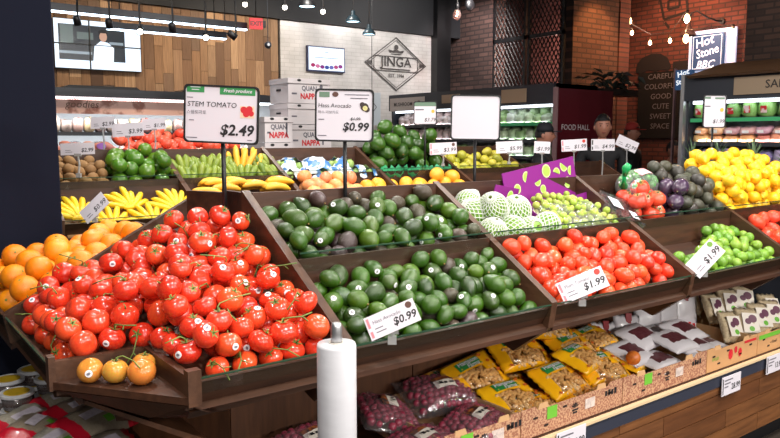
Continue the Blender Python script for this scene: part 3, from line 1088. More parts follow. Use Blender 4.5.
for i, (x, y, z, q) in enumerate(visible(pile(14, (X0 + 0.0, X0 + 0.16), (YF + 0.30, YF + 0.42), UPP, 0.0165, 0.1, 80))):
    o = link('cherry_tomato', MB().lathe(sph_prof(9, 0.95, 0.1, 0.3), 12).mesh('cherry_tomato', mat('cherry_tomato_skin', (190, 34, 26), 0.22, coat=0.3), True) if i == 0 else CH, None, (x, y, z), rand_tilt(0.6), (q,) * 3)
    if i == 0:
        CH = o.data
    tag(o, 'small red cherry tomato under the tilted clamshell', 'tomato', 'cherry tomatoes under the clamshell')

# ---- foam-netted fruit
NETM = mat('white_foam_net', (222, 226, 214), 0.7)
GUA = mat('pale_green_guava_skin', (142, 190, 66), 0.35, ramp=[(104, 158, 38), (134, 182, 58)], noise=(10, (150, 194, 80), 0.4), coat=0.1)
guam = MB().lathe(sph_prof(12, 1.0, 0.08, 0.2, 0.04), 18, 0, None, 5, 0.015).mesh('netted_fruit', GUA, True)
nm = MB()
NH = 18
for d in (1, -1):
    for i in range(NH):
        pts = []
        for j in range(15):
            t_ = 0.38 + (PI - 0.5) * j / 14
            a = 2 * PI * i / NH + d * j * 0.145
            rr = 1.06
            if j > 12:
                rr = 1.06 + 0.08 * (j - 12)
            pts.append((rr * math.sin(t_) * math.cos(a), rr * math.sin(t_) * math.sin(a), -rr * math.cos(t_)))
        nm.tube(pts, 0.036, 4)
NETMESH = nm.mesh('foam_net', NETM, True)
stal = MB().tube([(0, 0, -0.05), (0.02, 0, 0.12), (0.06, 0, 0.2)], [0.07, 0.05, 0.06], 6).mesh('stalk', mat('brown_stalk', (110, 84, 50), 0.8), True)
gpos = [(0.06, 0.355, 0.053, 1), (0.165, 0.355, 0.054, 1), (0.268, 0.350, 0.050, 2), (0.365, 0.355, 0.054, 1), (0.06, 0.465, 0.056, 1), (0.175, 0.465, 0.056, 1), (0.29, 0.455, 0.060, 1), (0.11, 0.545, 0.05, 1),
        (0.115, 0.41, 0.054, 3)]
for (dx, dy, r, k) in gpos:
    x, y = XS[1] + 0.01 + dx, YF + dy
    z = UPP(x, y) + r * 1.2 + (0.06 if k == 3 else 0)
    o = link('netted_fruit', guam, None, (x, y, z), rand_tilt(0.5) if k != 2 else Vector((-0.2, -0.9, 0.45)).to_track_quat('Z', 'Y'), (r,) * 3)
    tag(o, 'round green fruit in a white foam net sleeve', 'fruit', 'foam-netted fruit on the upper tier')
    link('foam_net', NETMESH, o, None, (PI, 0, 0) if k == 2 else None)
    link('stalk', stal, o, (0, 0, 0.95))

# ---- purple cartons of small green fruit
PUR = mat('purple_carton', (128, 24, 126), 0.45, ramp=[(124, 22, 122), (138, 30, 134)])
LG = mat('print_lime_green', (168, 216, 84), 0.5)
LG2 = mat('print_pale_green', (214, 236, 160), 0.5)
SMG = mat('small_green_fruit_skin', (150, 180, 60), 0.3, ramp=[(128, 164, 46), (164, 190, 74), (182, 196, 88), (140, 172, 52), (172, 170, 80)], noise=(8, (190, 200, 100), 0.3), coat=0.2)
smg = MB().lathe(sph_prof(8, 0.95, 0.06, 0.2), 11).mesh('small_green_fruit', SMG, True)
tip = MB().lathe([(0.08, -0.05), (0.09, 0.05)], 5).mesh('stem_nub', mat('small_fruit_nub', (120, 110, 60), 0.7))


def carton(name, label, x, y, z, w, d, h, rot, slices, lid):
    t = thing(name, label, 'carton', (x, y, z))
    t.rotation_euler = rot
    th = 0.004
    MB().box(-w, -d, 0, w, d, th).build('bottom', PUR, t)
    for sx in (-1, 1):
        MB().box(sx * w - th / 2, -d, 0, sx * w + th / 2, d, h).build('side', PUR, t)
    MB().box(-w, -d - th / 2, 0, w, -d + th / 2, h * 0.8).build('front', PUR, t)
    if lid:
        p = MB().box(-w * 1.02, d, 0, w * 1.02, d + th, lid).build('lid', PUR, t)
        for (u, v, r) in slices:
            pr = MB()
            a0 = hashn(u, v) * 6
            half = hashn(u, v, 4) > 0.6
            n = 16
            rng_ = PI if half else 2 * PI
            pts = [(u + r * math.cos(a0 + rng_ * i / n), d - 0.0015, v + r * math.sin(a0 + rng_ * i / n)) for i in range(n + (1 if half else 0))]
            pr.add(pts, [tuple(range(len(pts)))], 0)
            pts = [(u + 0.8 * (q[0] - u), d - 0.0025, v + 0.8 * (q[2] - v)) for q in pts]
            pr.add(pts, [tuple(range(len(pts)))], 1)
            pr.build('lime_print', [LG2, LG], p)
    return t


cx = XS[1] + 0.585
carton('fruit_carton', 'purple carton with lime-slice print holding small green fruit in film', cx, YF + 0.455, UPP(0, YF + 0.455) + 0.01, 0.185, 0.12, 0.05, (0.50, 0, 0), [], 0)
t = carton('fruit_carton', 'purple carton with a tall raised lid printed with lime slices', cx + 0.03, YF + 0.535, UPP(0, YF + 0.56) + 0.0, 0.245, 0.03, 0.04, (-0.12, -0.13, 0.06),
           [(-0.215, 0.09, 0.022), (0.215, 0.14, 0.022), (-0.17, 0.12, 0.022), (-0.10, 0.16, 0.025), (-0.03, 0.13, 0.022), (0.04, 0.165, 0.03), (0.11, 0.145, 0.024), (0.17, 0.17, 0.028), (0.18, 0.09, 0.026), (0.0, 0.09, 0.02)], 0.20)
t = carton('fruit_carton', 'folded purple carton flap beside the netted fruit', XS[1] + 0.33, YF + 0.53, UPP(0, YF + 0.55), 0.09, 0.03, 0.07, (0.2, 0.15, 0.2), [(0.03, 0.075, 0.022)], 0.11)
t = carton('fruit_carton', 'shallow purple tray under the front row of small green fruit', cx + 0.035, YF + 0.345, UPP(0, YF + 0.345) + 0.005, 0.17, 0.045, 0.035, (0.45, 0, 0), [], 0)
Q = []
for (a, b, c, d) in [(cx - 0.18, cx + 0.02, 0.30, 0.39), (cx + 0.02, cx + 0.23, 0.30, 0.39), (cx - 0.18, cx + 0.02, 0.385, 0.475), (cx + 0.01, cx + 0.2, 0.385, 0.475), (cx - 0.12, cx + 0.12, 0.465, 0.535)]:
    Q += pile(30, (a, b), (YF + c, YF + d), lambda x, y: UPP(x, y) + 0.035, 0.0155, 0.1, 120)
for q in visible(Q, 3):
    o = link('small_green_fruit', smg, None, q[:3], rand_tilt(0.8), (q[3],) * 3)
    tag(o, 'small round green fruit packed in the purple cartons', 'fruit', 'small green fruit in purple cartons')
    link('stem_nub', tip, o, (0, 0, 0.9))
for i, (x, y, w, d) in enumerate([(cx - 0.075, 0.425, 0.115, 0.05), (cx + 0.115, 0.425, 0.105, 0.05), (cx + 0.02, 0.34, 0.19, 0.05)]):
    z = UPP(0, YF + y) + 0.075
    g = MB()
    nx = 10
    vs, fs = [], []
    for a in range(nx + 1):
        for b in range(7):
            u, v = a / nx * 2 - 1, b / 6 * 2 - 1
            e = (1 - u ** 4) * (1 - v ** 4)
            vs.append((u * w, v * d * 1.1, 0.022 * e - 0.03 * (1 - e) + 0.006 * hashn(a, b, i)))
    for a in range(nx):
        for b in range(6):
            q = a * 7 + b
            fs.append((q, q + 7, q + 8, q + 1))
    g.add(vs, fs)
    o = g.build('film_cover', BAGFILM, None, True, (x, YF + y, z), (0.5, 0, 0))
    tag(o, ['crinkled clear film over small green fruit against the raised lid', 'crinkled clear film over small green fruit beside the tomato clamshell',
            'wide crinkled clear film over the front tray of small green fruit'][i], 'film')
# ================================================================== FRUIT ON THE FAR ISLAND
KIW = mat('kiwi_skin', (136, 100, 58), 0.75, ramp=[(126, 90, 52), (148, 112, 68), (138, 98, 54)], noise=(40, (100, 72, 42), 0.4), bump=(150, 0.3, 0.001))
kiw = [egg('kiwi', KIW, 1.2, 0.0, 12, 8)]
Q = pile(40, (0.82, 1.14), (BYF + 0.30, BYF + 0.58), BUPP, 0.028, 0.08, 150)
lay(visible(Q, 4), 'kiwi', kiw, 'brown fuzzy kiwi heaped beside the green mangoes', 'kiwi', 'kiwis in the far bin', (1, 1, 1.2), scar, 0, 1.0, sy=0.5, nubz=1.18)
MAN = mat('green_mango_skin', (70, 130, 38), 0.3, ramp=[(42, 94, 18), (62, 116, 26), (84, 122, 28), (46, 100, 20)], noise=(4, (116, 132, 40), 0.35), coat=0.2)
man = [egg('green_mango', MAN, 1.14, 0.08, 14, 9), egg('green_mango', MAN, 1.05, 0.0, 14, 9)]
Q = pile(22, (1.14, 1.485), (BYF + 0.30, BYF + 0.58), BUPP, 0.042, 0.08, 150)
lay(visible(Q, 4), 'green_mango', man, 'round green mango heaped beside the kiwis', 'mango', 'green mangoes in the far bin', (1, 1, 1.1), scar, 0.1, 1.0, sy=0.5, nubz=1.08)

YEL = mat('banana_peel', (240, 206, 52), 0.4, ramp=[(240, 196, 24), (234, 202, 40), (244, 192, 22)], noise=(6, (206, 176, 40), 0.3), coat=0.1)
RIPE = mat('ripe_banana_peel', (240, 184, 48), 0.4, ramp=[(242, 186, 44), (236, 176, 56), (244, 196, 58)], noise=(8, (214, 150, 50), 0.3), coat=0.1)
GRB = mat('green_banana_peel', (150, 178, 70), 0.4, ramp=[(84, 116, 26), (126, 146, 42), (100, 130, 32)], noise=(14, (158, 164, 62), 0.45), coat=0.1)
BTIP = mat('banana_tip', (92, 84, 44), 0.7)


def banana_mesh(m, L, r, bend):
    pts, rs = [], []
    for i in range(9):
        u = i / 8
        a = (u - 0.15) * bend
        pts.append((0, L * math.sin(a) / bend * 1.0 + 0.0, -L * (1 - math.cos(a)) / bend))
        rs.append(r * (0.38 + 0.62 * min(1, u * 5)) * (1 if u < 0.75 else 1 - (u - 0.75) ** 1.3 * 3.0))
    rs[-1] = r * 0.25
    return MB().tube(pts, rs, 7).mesh('banana', m, True)


def hand(loc, rot, n, meshes, label, group, spread=0.9, crown=YEL, name='banana_hand'):
    t = thing(name, label, 'bananas', loc, 0, group)
    t.rotation_euler = rot
    for i in range(n):
        u = (i / (n - 1) - 0.5) if n > 1 else 0
        o = link('banana', random.choice(meshes), t, (u * 0.07, 0.012 * math.cos(u * 3), 0.004 * (i % 2)), (random.uniform(-0.06, 0.06) - 0.12 * abs(u), u * 0.3, -u * spread))
    MB().ball((0, -0.005, 0), (0.045, 0.02, 0.016), 8, 6).build('crown', BTIP if crown is None else crown, t, True)
    return t


yb = [banana_mesh(YEL, 0.15, 0.0165, 0.9), banana_mesh(YEL, 0.16, 0.0165, 0.75)]
rb = [banana_mesh(RIPE, 0.17, 0.019, 0.9), banana_mesh(RIPE, 0.18, 0.019, 0.75)]
gb = [banana_mesh(GRB, 0.115, 0.021, 0.7), banana_mesh(GRB, 0.105, 0.021, 0.85)]
# small yellow hands standing fan-like on the lower tier
for (x, dy, dz, n, lean) in [(0.90, 0.13, 0.02, 8, 0.75), (1.17, 0.18, 0.03, 7, 0.7), (1.04, 0.06, 0.0, 7, 0.8), (1.25, 0.06, 0.0, 7, 0.8), (1.40, 0.13, 0.03, 8, 0.85)]:
    hand((x, BYF + dy - 0.03, BLOW(0, BYF + dy) + 0.02 + dz), (lean + 0.25, 0, random.uniform(-0.25, 0.25)), n, yb,
         'small yellow banana hand on cardboard under the green mangoes', 'yellow banana hands on the far island', 2.3)
MB_ = MB().prism([(BYF + 0.012, BLOW(0, BYF + 0.012) + 0.002), (BYF + 0.27, BLOW(0, BYF + 0.27) + 0.002), (BYF + 0.27, BLOW(0, BYF + 0.27) + 0.006), (BYF + 0.012, BLOW(0, BYF + 0.012) + 0.006)], 0.83, 1.47)
o = MB_.build('cardboard_liner', mat('plain_cardboard', (176, 132, 86), 0.7, noise=(12, (154, 112, 72), 0.5)), None)
tag(o, 'plain cardboard liner under the small yellow banana hands', 'cardboard')
# green bananas on the upper tier
for i in range(9):
    x = 1.565 + 0.072 * i
    for row in (0, 1):
        y = BYF + 0.36 + 0.12 * row + 0.02 * hashn(i, row)
        m_ = gb
        if row == 1 and i in (5, 6):
            m_ = rb
            nm_, lb, gr = 'banana_hand', 'orange-yellow banana hand among the green bananas', 'yellow hands among green bananas'
        else:
            nm_, lb, gr = 'banana_hand', 'pale green unripe banana hand in the far bin', 'green banana hands on the far island'
        hand((x + 0.03 * row, y, BUPP(0, y) + 0.035), (1.05 + 0.5 * hashn(i, row, 3), 0, random.uniform(-0.6, 0.6)), 4, m_, lb, gr, 1.0, GRB)
# ripe bananas on the lower tier, lying sideways
for (x, dy, a) in [(1.60, 0.14, 1.25), (1.72, 0.18, 1.35), (1.80, 0.24, 1.4), (1.92, 0.20, 1.2), (2.03, 0.16, 1.3), (1.68, 0.24, 1.5), (2.10, 0.23, 1.3)]:
    y = BYF + dy
    hand((x + 0.06, y, BLOW(0, y) + 0.11), (0.35, 0.25, a + random.uniform(-0.15, 0.15)), 5, rb, 'ripe yellow banana hand lying below the green bananas', 'ripe banana hands on the far island', 0.6, RIPE)

# blue and white bags of green fruit
BAGP = mat('blue_white_bag_print', (225, 232, 238), 0.3, noise=(16, (36, 110, 176), 0.95, 0.50, 0.55), bump=(30, 0.5), coat=0.4)
PEARG = mat('bagged_green_fruit_skin', (140, 170, 84), 0.4, ramp=[(132, 164, 76), (156, 184, 100), (120, 156, 70)], noise=(8, (180, 200, 130), 0.35))
pg = [egg('bagged_fruit', PEARG, 1.1, 0.12, 12, 8)]
gi = 0
for (x, dy, a) in [(2.26, 0.36, 0.2), (2.43, 0.35, -0.2), (2.61, 0.36, 0.3), (2.78, 0.36, -0.1), (2.30, 0.48, 0.1), (2.50, 0.49, -0.3), (2.70, 0.49, 0.2)]:
    y = BYF + dy
    t = thing('fruit_bag', 'blue and white printed bag of pale green fruit', 'bag', (x, y, BUPP(0, y) + 0.03), a, 'blue and white bags on the far island')
    for i in range(6):
        c = ((i % 3 - 1) * 0.055, (i // 3 - 0.5) * 0.06, 0.01 + 0.012 * hashn(i, x))
        link('bagged_fruit', pg[0], t, c, lying(), (0.034,) * 3)
    g = MB()
    vs, fs = [], []
    for u in range(9):
        for v in range(7):
            p, q = u / 8 * 2 - 1, v / 6 * 2 - 1
            e = (1 - p ** 4) * (1 - q ** 4)
            vs.append((p * 0.105, q * 0.09, 0.072 * e - 0.015 + 0.022 * hashn(u, v, x)))
    for u in range(8):
        for v in range(6):
            if hashn(u // 2, v // 2, x * 3) < 0.16:
                continue
            k = u * 7 + v
            fs.append((k, k + 7, k + 8, k + 1))
    g.add(vs, fs)
    g.build('printed_film', BAGP, t, True)
# mangoes, pears on the lower tier of that bin
MANR = mat('blush_mango_skin', (232, 150, 96), 0.35, ramp=[(230, 130, 92), (240, 176, 96), (224, 150, 104)], noise=(4, (214, 96, 80), 0.4), coat=0.15)
MANY = mat('yellow_mango_skin', (246, 180, 52), 0.35, ramp=[(248, 186, 52), (242, 166, 44)], noise=(4, (232, 140, 60), 0.3), coat=0.15)
mr, my = [egg('blush_mango', MANR, 1.2, 0.08, 14, 9)], [egg('yellow_mango', MANY, 1.15, 0.05, 14, 9)]
Q = pile(26, (2.19, 2.66), (BYF, BYF + 0.28), lambda x, y: BLOW(x, y) + 0.02, 0.042, 0.08, 150)
lay(visible(Q, 3), 'blush_mango', mr, 'pink and yellow mango below the blue bags', 'mango', 'blush mangoes on the far island', (1, 1, 1.2), scar, 0, 1.0, nubz=1.18)
Q = pile(20, (2.66, 3.58), (BYF, BYF + 0.28), lambda x, y: BLOW(x, y) + 0.012, 0.048, 0.06, 150, lambda x, y: abs(x - 2.9) > 0.03)
lay(visible(Q, 3), 'yellow_mango', my, 'golden yellow mango on the lower far tier under the big avocados', 'mango', 'yellow mangoes on the far island', (1, 1, 1.15), scar, 0, 1.0, nubz=1.13)
# big avocados in green tissue
TIS = mat('green_tissue', (70, 180, 128), 0.6, ramp=[(60, 170, 116), (92, 196, 146)])
bav = [egg('big_avocado', mat('big_avocado_skin', (58, 108, 36), 0.3, ramp=[(26, 60, 12), (42, 82, 18), (56, 96, 26), (34, 70, 16)], noise=(30, (90, 124, 50), 0.25), coat=0.15), 1.25, 0.15, 16, 10)]
Q = pile(30, (2.92, 3.585), (BYF + 0.36, BYF + 0.60), lambda x, y: BUPP(x, y) + 0.02, 0.05, 0.1, 150)
lay(visible(Q, 4), 'big_avocado', bav, 'large green avocado heaped behind green tissue paper', 'avocado', 'large avocados on the far island', (1, 1, 1.25), nubm, 0.04, 1.0, nubz=1.22)
for i in range(7):
    x = 2.97 + i * 0.095
    m = MB()
    pts = []
    n = 14
    vs = [(0, 0, 0.0)]
    for ring, (rr, zz) in enumerate([(0.025, 0.004), (0.045, 0.02), (0.055, 0.045)]):
        for j in range(n):
            a = 2 * PI * j / n
            q = rr * (1 + 0.22 * (hashn(i, ring, j) - 0.5))
            vs.append((q * math.cos(a), q * math.sin(a), zz + 0.012 * (j % 2) * ring + 0.01 * hashn(j, i, ring)))
    fs = [(0, 1 + j, 1 + (j + 1) % n) for j in range(n)]
    for ring in range(2):
        for j in range(n):
            a, b = 1 + ring * n + j, 1 + ring * n + (j + 1) % n
            fs.append((a, a + n, b + n, b))
    m.add(vs, fs)
    y = BYF + 0.335
    o = m.build('tissue_cup', TIS, None, True, (x, y, BUPP(0, y) + 0.02), (0.5, 0, hashn(i) * 6))
    tag(o, 'crumpled green tissue cup along the acrylic lip before the big avocados', 'tissue paper', 'green tissue cups')
# pears around the blank sign
PEAR = mat('pear_skin', (206, 196, 70), 0.4, ramp=[(172, 168, 44), (190, 178, 58), (150, 158, 48)], noise=(20, (170, 150, 60), 0.25))
pr = [MB().lathe([(0.06, -0.98)] + [(math.sin(t_) * (1.0 if t_ < 1.5 else 1 - 0.42 * ((t_ - 1.5) / 1.6)), -math.cos(t_) * (1.0 if t_ < 1.57 else 1.45)) for t_ in [0.25 + 0.28 * i for i in range(10)]], 14).mesh('pear', PEAR, True)]
Q = pile(36, (3.62, 4.285), (BYF + 0.30, BYF + 0.58), BUPP, 0.036, 0.08, 150)
lay(visible(Q, 3), 'pear', pr, 'yellow-green pear heaped in the far bin behind the blank sign', 'pear', 'pears on the far island', (1, 1, 1.2), stal, 0, 1.0, nubz=1.35)

# third row: onion bags and tomatoes on a table
t = thing('back_table', 'wooden table of bagged roots and tomatoes behind the far island', 'table', (1.6, 5.25, 0))
MB().box(-0.9, -0.32, 1.36, 0.9, 0.32, 1.40).build('table_top', WOOD, t)
MB().box(-0.9, -0.345, 1.30, 0.9, -0.32, 1.50).build('front_board', WOOD, t)
for sx in (-0.85, 0.85):
    for sy in (-0.28, 0.28):
        MB().box(sx - 0.03, sy - 0.03, 0, sx + 0.03, sy + 0.03, 1.36).build('leg', WOODV, t)
TF = lambda x, y: 1.40 + (y - 4.93) * 0.3
Q = pile(64, (1.52, 2.42), (4.94, 5.5), TF, 0.045, 0.08, 200)
FT = [MB().lathe(sph_prof(10, 0.85, 0.1, 0.3), 14).mesh('round_tomato', mat('pale_red_tomato_skin', (226, 84, 60), 0.3, ramp=[(220, 72, 52), (236, 108, 78), (226, 84, 60)]), True)]
for q in visible(Q, 3):
    o = link('round_tomato', FT[0], None, q[:3], rand_tilt(0.5), (q[3],) * 3)
    tag(o, 'pale red round tomato on the table behind the mangoes', 'tomato', 'tomatoes on the back table')
    link('stem_scar', scar, o, (0, 0, 0.72))
SWP = mat('sweet_potato_skin', (176, 112, 90), 0.6, ramp=[(184, 112, 88), (168, 104, 96), (196, 134, 104)])
swp = MB().ball((0, 0, 0), (0.03, 0.03, 0.055), 10, 7).mesh('root', SWP, True)
for (x, y) in [(0.98, 4.98), (1.14, 5.0), (1.30, 4.99), (1.43, 5.03), (1.06, 5.15), (1.24, 5.16), (1.40, 5.18)]:
    t = thing('root_bag', 'clear bag of sweet potatoes with a purple label', 'bag', (x, y, 1.44 + (0.06 if y > 5.1 else 0)), hashn(x) - 0.5, 'bags of sweet potatoes on the back table')
    for i in range(7):
        link('root', swp, t, ((i % 3 - 1) * 0.045, (i // 3 - 1) * 0.03, 0.02 + 0.03 * hashn(i, x)), lying(0, 0.3))
    MB().ball((0, 0, 0.02), (0.085, 0.065, 0.06), 12, 8).build('bag_film', BAGFILM, t, True)
    MB().disc((0, -0.067, 0.045), 0.032, 10, rz=0.022).build('paper_label', mat('violet_label', (150, 96, 190), 0.5), t)

# ================================================================== SIGNS
def big_sign(label, loc, bottom, w, h, roll=0.0, face=FACE, base=True):
    """card in a black rounded frame on a pole; loc is the middle of the card"""
    t = thing('price_sign', label, 'sign', (loc[0], loc[1], bottom), face)
    ht = loc[2] - bottom
    MB().tube([(0, 0.012, 0.004), (0, 0.012, ht - h / 2 + 0.02)], 0.0075, 10).build('pole', BLACK, t, True)
    if base:
        MB().lathe([(0.055, 0), (0.055, 0.006), (0.02, 0.012), (0.012, 0.03)], 20).build('base', BLACK, t, True).location = (0, 0.012, 0)
    p = MB()
    fr = []
    c = 0.014
    hw, hh = w / 2, h / 2
    for cx_, cz_, a0 in [(hw - c, hh - c, 0), (-hw + c, hh - c, 90), (-hw + c, -hh + c, 180), (hw - c, -hh + c, 270)]:
        for k in range(5):
            a = math.radians(a0 + 22.5 * k)
            fr.append((cx_ + c * math.cos(a), cz_ + c * math.sin(a)))
    n = len(fr)
    b = 0.006
    inn = [(x * (hw - b) / hw, z * (hh - b) / hh) for x, z in fr]
    vs = [(x, -0.006, z) for x, z in fr] + [(x, -0.006, z) for x, z in inn] + [(x, 0.006, z) for x, z in fr] + [(x, 0.006, z) for x, z in inn]
    fs = []
    for i in range(n):
        j = (i + 1) % n
        fs += [(i, j, n + j, n + i), (2 * n + j, 2 * n + i, 3 * n + i, 3 * n + j), (j, i, 2 * n + i, 2 * n + j), (n + i, n + j, 3 * n + j, 3 * n + i)]
    p.add(vs, fs)
    f = p.build('frame', BLACK, t)
    f.location = (0, 0, ht)
    f.rotation_euler = (0, roll, 0)
    cm = MB().prism([(x * (hw - b / 2) / hw, z * (hh - b / 2) / hh) for x, z in fr], -0.003, 0.003, 'y')
    card = cm.build('card', WHITE, t)
    card.location = (0, 0, ht)
    card.rotation_euler = (0, roll, 0)
    return t, card


Y3 = -0.0045
t, c = big_sign('framed price sign reading STEM TOMATO $2.49 on a black pole', (0.98, 2.2, 1.675), 1.29, 0.242, 0.186, 0.045)
MB().box(-0.112, -0.004, 0.068, -0.056, -0.0032, 0.090).build('banner', GREENINK, c)
MB().box(-0.006, -0.004, 0.064, 0.108, -0.0032, 0.088).build('banner', GREENINK, c)
text('Fresh produce', 0.0155, WHITE, c, 0.051, 0.0765, -0.0050, 'lettering', 'CENTER', 0.3, 0.0003)
for i in range(2):
    MB().box(-0.10 + 0.004 * i, -0.0045, 0.083 - 0.008 * i, -0.068 - 0.004 * i, -0.0042, 0.0855 - 0.008 * i).build('banner_print', WHITE, c)
text('STEM TOMATO', 0.023, INK, c, -0.110, 0.030, Y3, shear=0.1)
text('스템토마토', 0.014, GREYINK, c, -0.112, 0.004, Y3)
text('$2.49', 0.048, INK, c, 0.104, -0.050, Y3, align='RIGHT', shear=0.18, bold=0.0012)
tp = MB()
for i, (u, v, r) in enumerate([(0.072, 0.018, 0.011), (0.090, 0.020, 0.011), (0.080, 0.006, 0.011), (0.096, 0.007, 0.009)]):
    tp.disc((u, -0.0042 - 0.0002 * i, v), r)
tp.build('tomato_picture', REDINK, c)
MB().box(0.060, -0.0038, -0.008, 0.106, -0.0034, 0.030).build('picture_ground', mat('picture_cream', (236, 206, 178), 0.6), c)
for (u, v, w_) in [(-0.112, 0.05, 0.02), (-0.104, -0.022, 0.016), (-0.112, -0.078, 0.035), (0.085, -0.080, 0.016)]:
    MB().box(u, -0.004, v, u + w_, -0.0034, v + 0.0025).build('small_print', GREYINK, c)

t, c = big_sign('framed price sign reading Hass Avocado $0.99 among the avocados', (1.40, 2.118, 1.678), 1.285, 0.205, 0.182, 0.02)
MB().box(-0.088, -0.004, 0.062, -0.052, -0.0032, 0.080).build('banner', mat('banner_grey_green', (104, 132, 112), 0.5), c)
MB().disc((-0.032, -0.004, 0.072), 0.011, rz=0.009).build('avocado_picture', mat('picture_brown', (92, 60, 52), 0.6), c)
text('Hass Avocado', 0.020, INK, c, -0.092, 0.033, Y3, shear=0.1)
text('해스 아보카도', 0.0125, GREYINK, c, -0.092, 0.010, Y3)
text('$1.99', 0.015, INK, c, 0.055, -0.012, Y3, align='RIGHT', shear=0.2)
MB().box(0.022, -0.0055, -0.0125, 0.058, -0.005, -0.0112).build('strike_line', INK, c)
text('$0.99', 0.040, INK, c, 0.084, -0.040, Y3, align='RIGHT', shear=0.18, bold=0.001)
ap = MB().disc((0.070, -0.0042, 0.030), 0.014).disc((0.078, -0.0044, 0.022), 0.010).disc((0.062, -0.0044, 0.038), 0.009)
ap.build('avocado_picture', mat('picture_dark', (58, 44, 42), 0.6), c)
MB().disc((0.072, -0.0048, 0.026), 0.0085).disc((0.072, -0.0048, 0.026), 0.004).build('avocado_half_picture', mat('picture_flesh', (222, 214, 150), 0.6), c)
for (u, v, w_) in [(0.0, 0.070, 0.085), (0.02, 0.058, 0.06), (-0.09, -0.016, 0.02), (-0.092, -0.072, 0.03)]:
    MB().box(u, -0.004, v, u + w_, -0.0034, v + 0.003).build('small_print', GREYINK, c)

t, c = big_sign('blank white sign in a black frame on a tall pole', (2.318, 2.42, 1.693), 1.22, 0.228, 0.205, 0.015)

t, c = big_sign('small framed price sign with green top reading $3.79 behind the avocados', (3.31, 3.97, 1.776), 1.40, 0.165, 0.165, 0.0, FACE, False)
MB().box(-0.078, -0.004, 0.048, 0.078, -0.0032, 0.078).build('banner', mat('banner_grey_green', (104, 132, 112), 0.5), c)
text('$3.79', 0.036, INK, c, 0.074, -0.048, Y3, align='RIGHT', shear=0.2)
MB().box(-0.07, -0.004, 0.02, -0.01, -0.0034, 0.028).build('small_print', GREYINK, c)
MB().disc((0.055, -0.004, 0.012), 0.012).build('fruit_picture', mat('picture_amber', (230, 180, 70), 0.6), c)

t, c = big_sign('framed price sign reading $1.99 in front of the salad cooler', (4.615, 2.55, 1.775), 0.0, 0.158, 0.215, 0.0, FACE + 0.1, True)
MB().box(-0.072, -0.004, 0.082, -0.03, -0.0032, 0.096).build('banner', mat('banner_grey_green', (104, 132, 112), 0.5), c)
MB().box(0.0, -0.004, 0.080, 0.066, -0.0032, 0.092).build('banner', mat('banner_grey_green', (104, 132, 112), 0.5), c)
text('$1.99', 0.036, INK, c, 0.070, -0.066, Y3, align='RIGHT', shear=0.2)
MB().disc((0.05, -0.004, 0.010), 0.013).build('fruit_picture', mat('picture_amber', (230, 180, 70), 0.6), c)
MB().box(-0.07, -0.004, 0.03, -0.03, -0.0034, 0.037).build('small_print', GREYINK, c)


def price_tag(label, loc, price, title=None, w=0.155, h=0.070, roll=0.0, pitch=-0.35, face=FACE, stripe=PINKINK, icon=None, foot=0.05, bold=0.0006):
    t = thing('price_tag', label, 'price tag', loc, face)
    c = MB().box(-w / 2, -0.0008, -h / 2, w / 2, 0.0008, h / 2).build('card', WHITE, t)
    c.rotation_euler = (pitch, roll, 0)
    text(price, h * 0.46, INK, c, w * 0.46, -h * 0.14, -0.0015, align='RIGHT', shear=0.18, bold=bold)
    if title:
        text(title, h * 0.22, GREYINK, c, -w * 0.37, h * 0.18, -0.0015, shear=0.1)
    if stripe:
        MB().box(-w * 0.47, -0.0013, -h * 0.42, -w * 0.42, -0.0009, -h * 0.15).box(-w * 0.47, -0.0013, 0.0, -w * 0.42, -0.0009, h * 0.42).build('stripe', stripe, c)
    if icon:
        MB().disc((w * 0.38, -0.0015, h * 0.3), h * 0.14).build('fruit_picture', icon, c)
    for i in range(2):
        MB().box(-w * 0.36, -0.0013, -h * (0.12 + 0.16 * i), -w * (0.2 - 0.04 * i), -0.0009, -h * (0.08 + 0.16 * i)).build('small_print', GREYINK, c)
    # clear clip: neck, jaw and foot
    k = MB()
    k.box(-0.018, -0.004, -h / 2 - 0.008, 0.018, 0.005, -h / 2 + 0.006)
    k.tube([(0, 0.001, -h / 2 - 0.006), (0.004, 0.004, -h / 2 - foot * 0.55), (0, 0.002, -h / 2 - foot)], [0.005, 0.006, 0.006], 8)
    k.box(-0.012, -0.008, -h / 2 - foot - 0.022, 0.012, 0.008, -h / 2 - foot)
    k.build('clip', film('clip_plastic', (235, 235, 235), 0.25, 0.1, 0.0, milk=0.35), t)
    return t


RDP = mat('picture_red', (206, 60, 50), 0.6)
BRP = mat('picture_brown', (92, 60, 52), 0.6)
GRP = mat('picture_green', (110, 160, 60), 0.6)
price_tag('white tag reading Hass Avocado $0.99 clipped on the avocado bin', (1.17, YF - 0.02, 1.105), '$0.99', 'Hass Avocado', 0.148, 0.066, -0.42, -0.4, icon=BRP, foot=0.014)
price_tag('white tag reading Plum Tomato $1.99 clipped on the plum tomato bin', (1.99, YF - 0.02, 1.10), '$1.99', 'Plum Tomato', 0.165, 0.075, -0.40, -0.4, icon=RDP, foot=0.014)
price_tag('white tag reading $1.99 clipped steeply before the limes', (2.77, YF - 0.02, 1.112), '$1.99', None, 0.15, 0.078, -0.85, -0.4, stripe=None, icon=GRP, foot=0.014)
price_tag('plain white tag leaning before the yellow banana hands', (0.945, BYF - 0.03, 1.265), '$0.99', None, 0.15, 0.075, -0.75, -0.3, stripe=None, bold=0, foot=0.01)
TY = BYF + 0.272
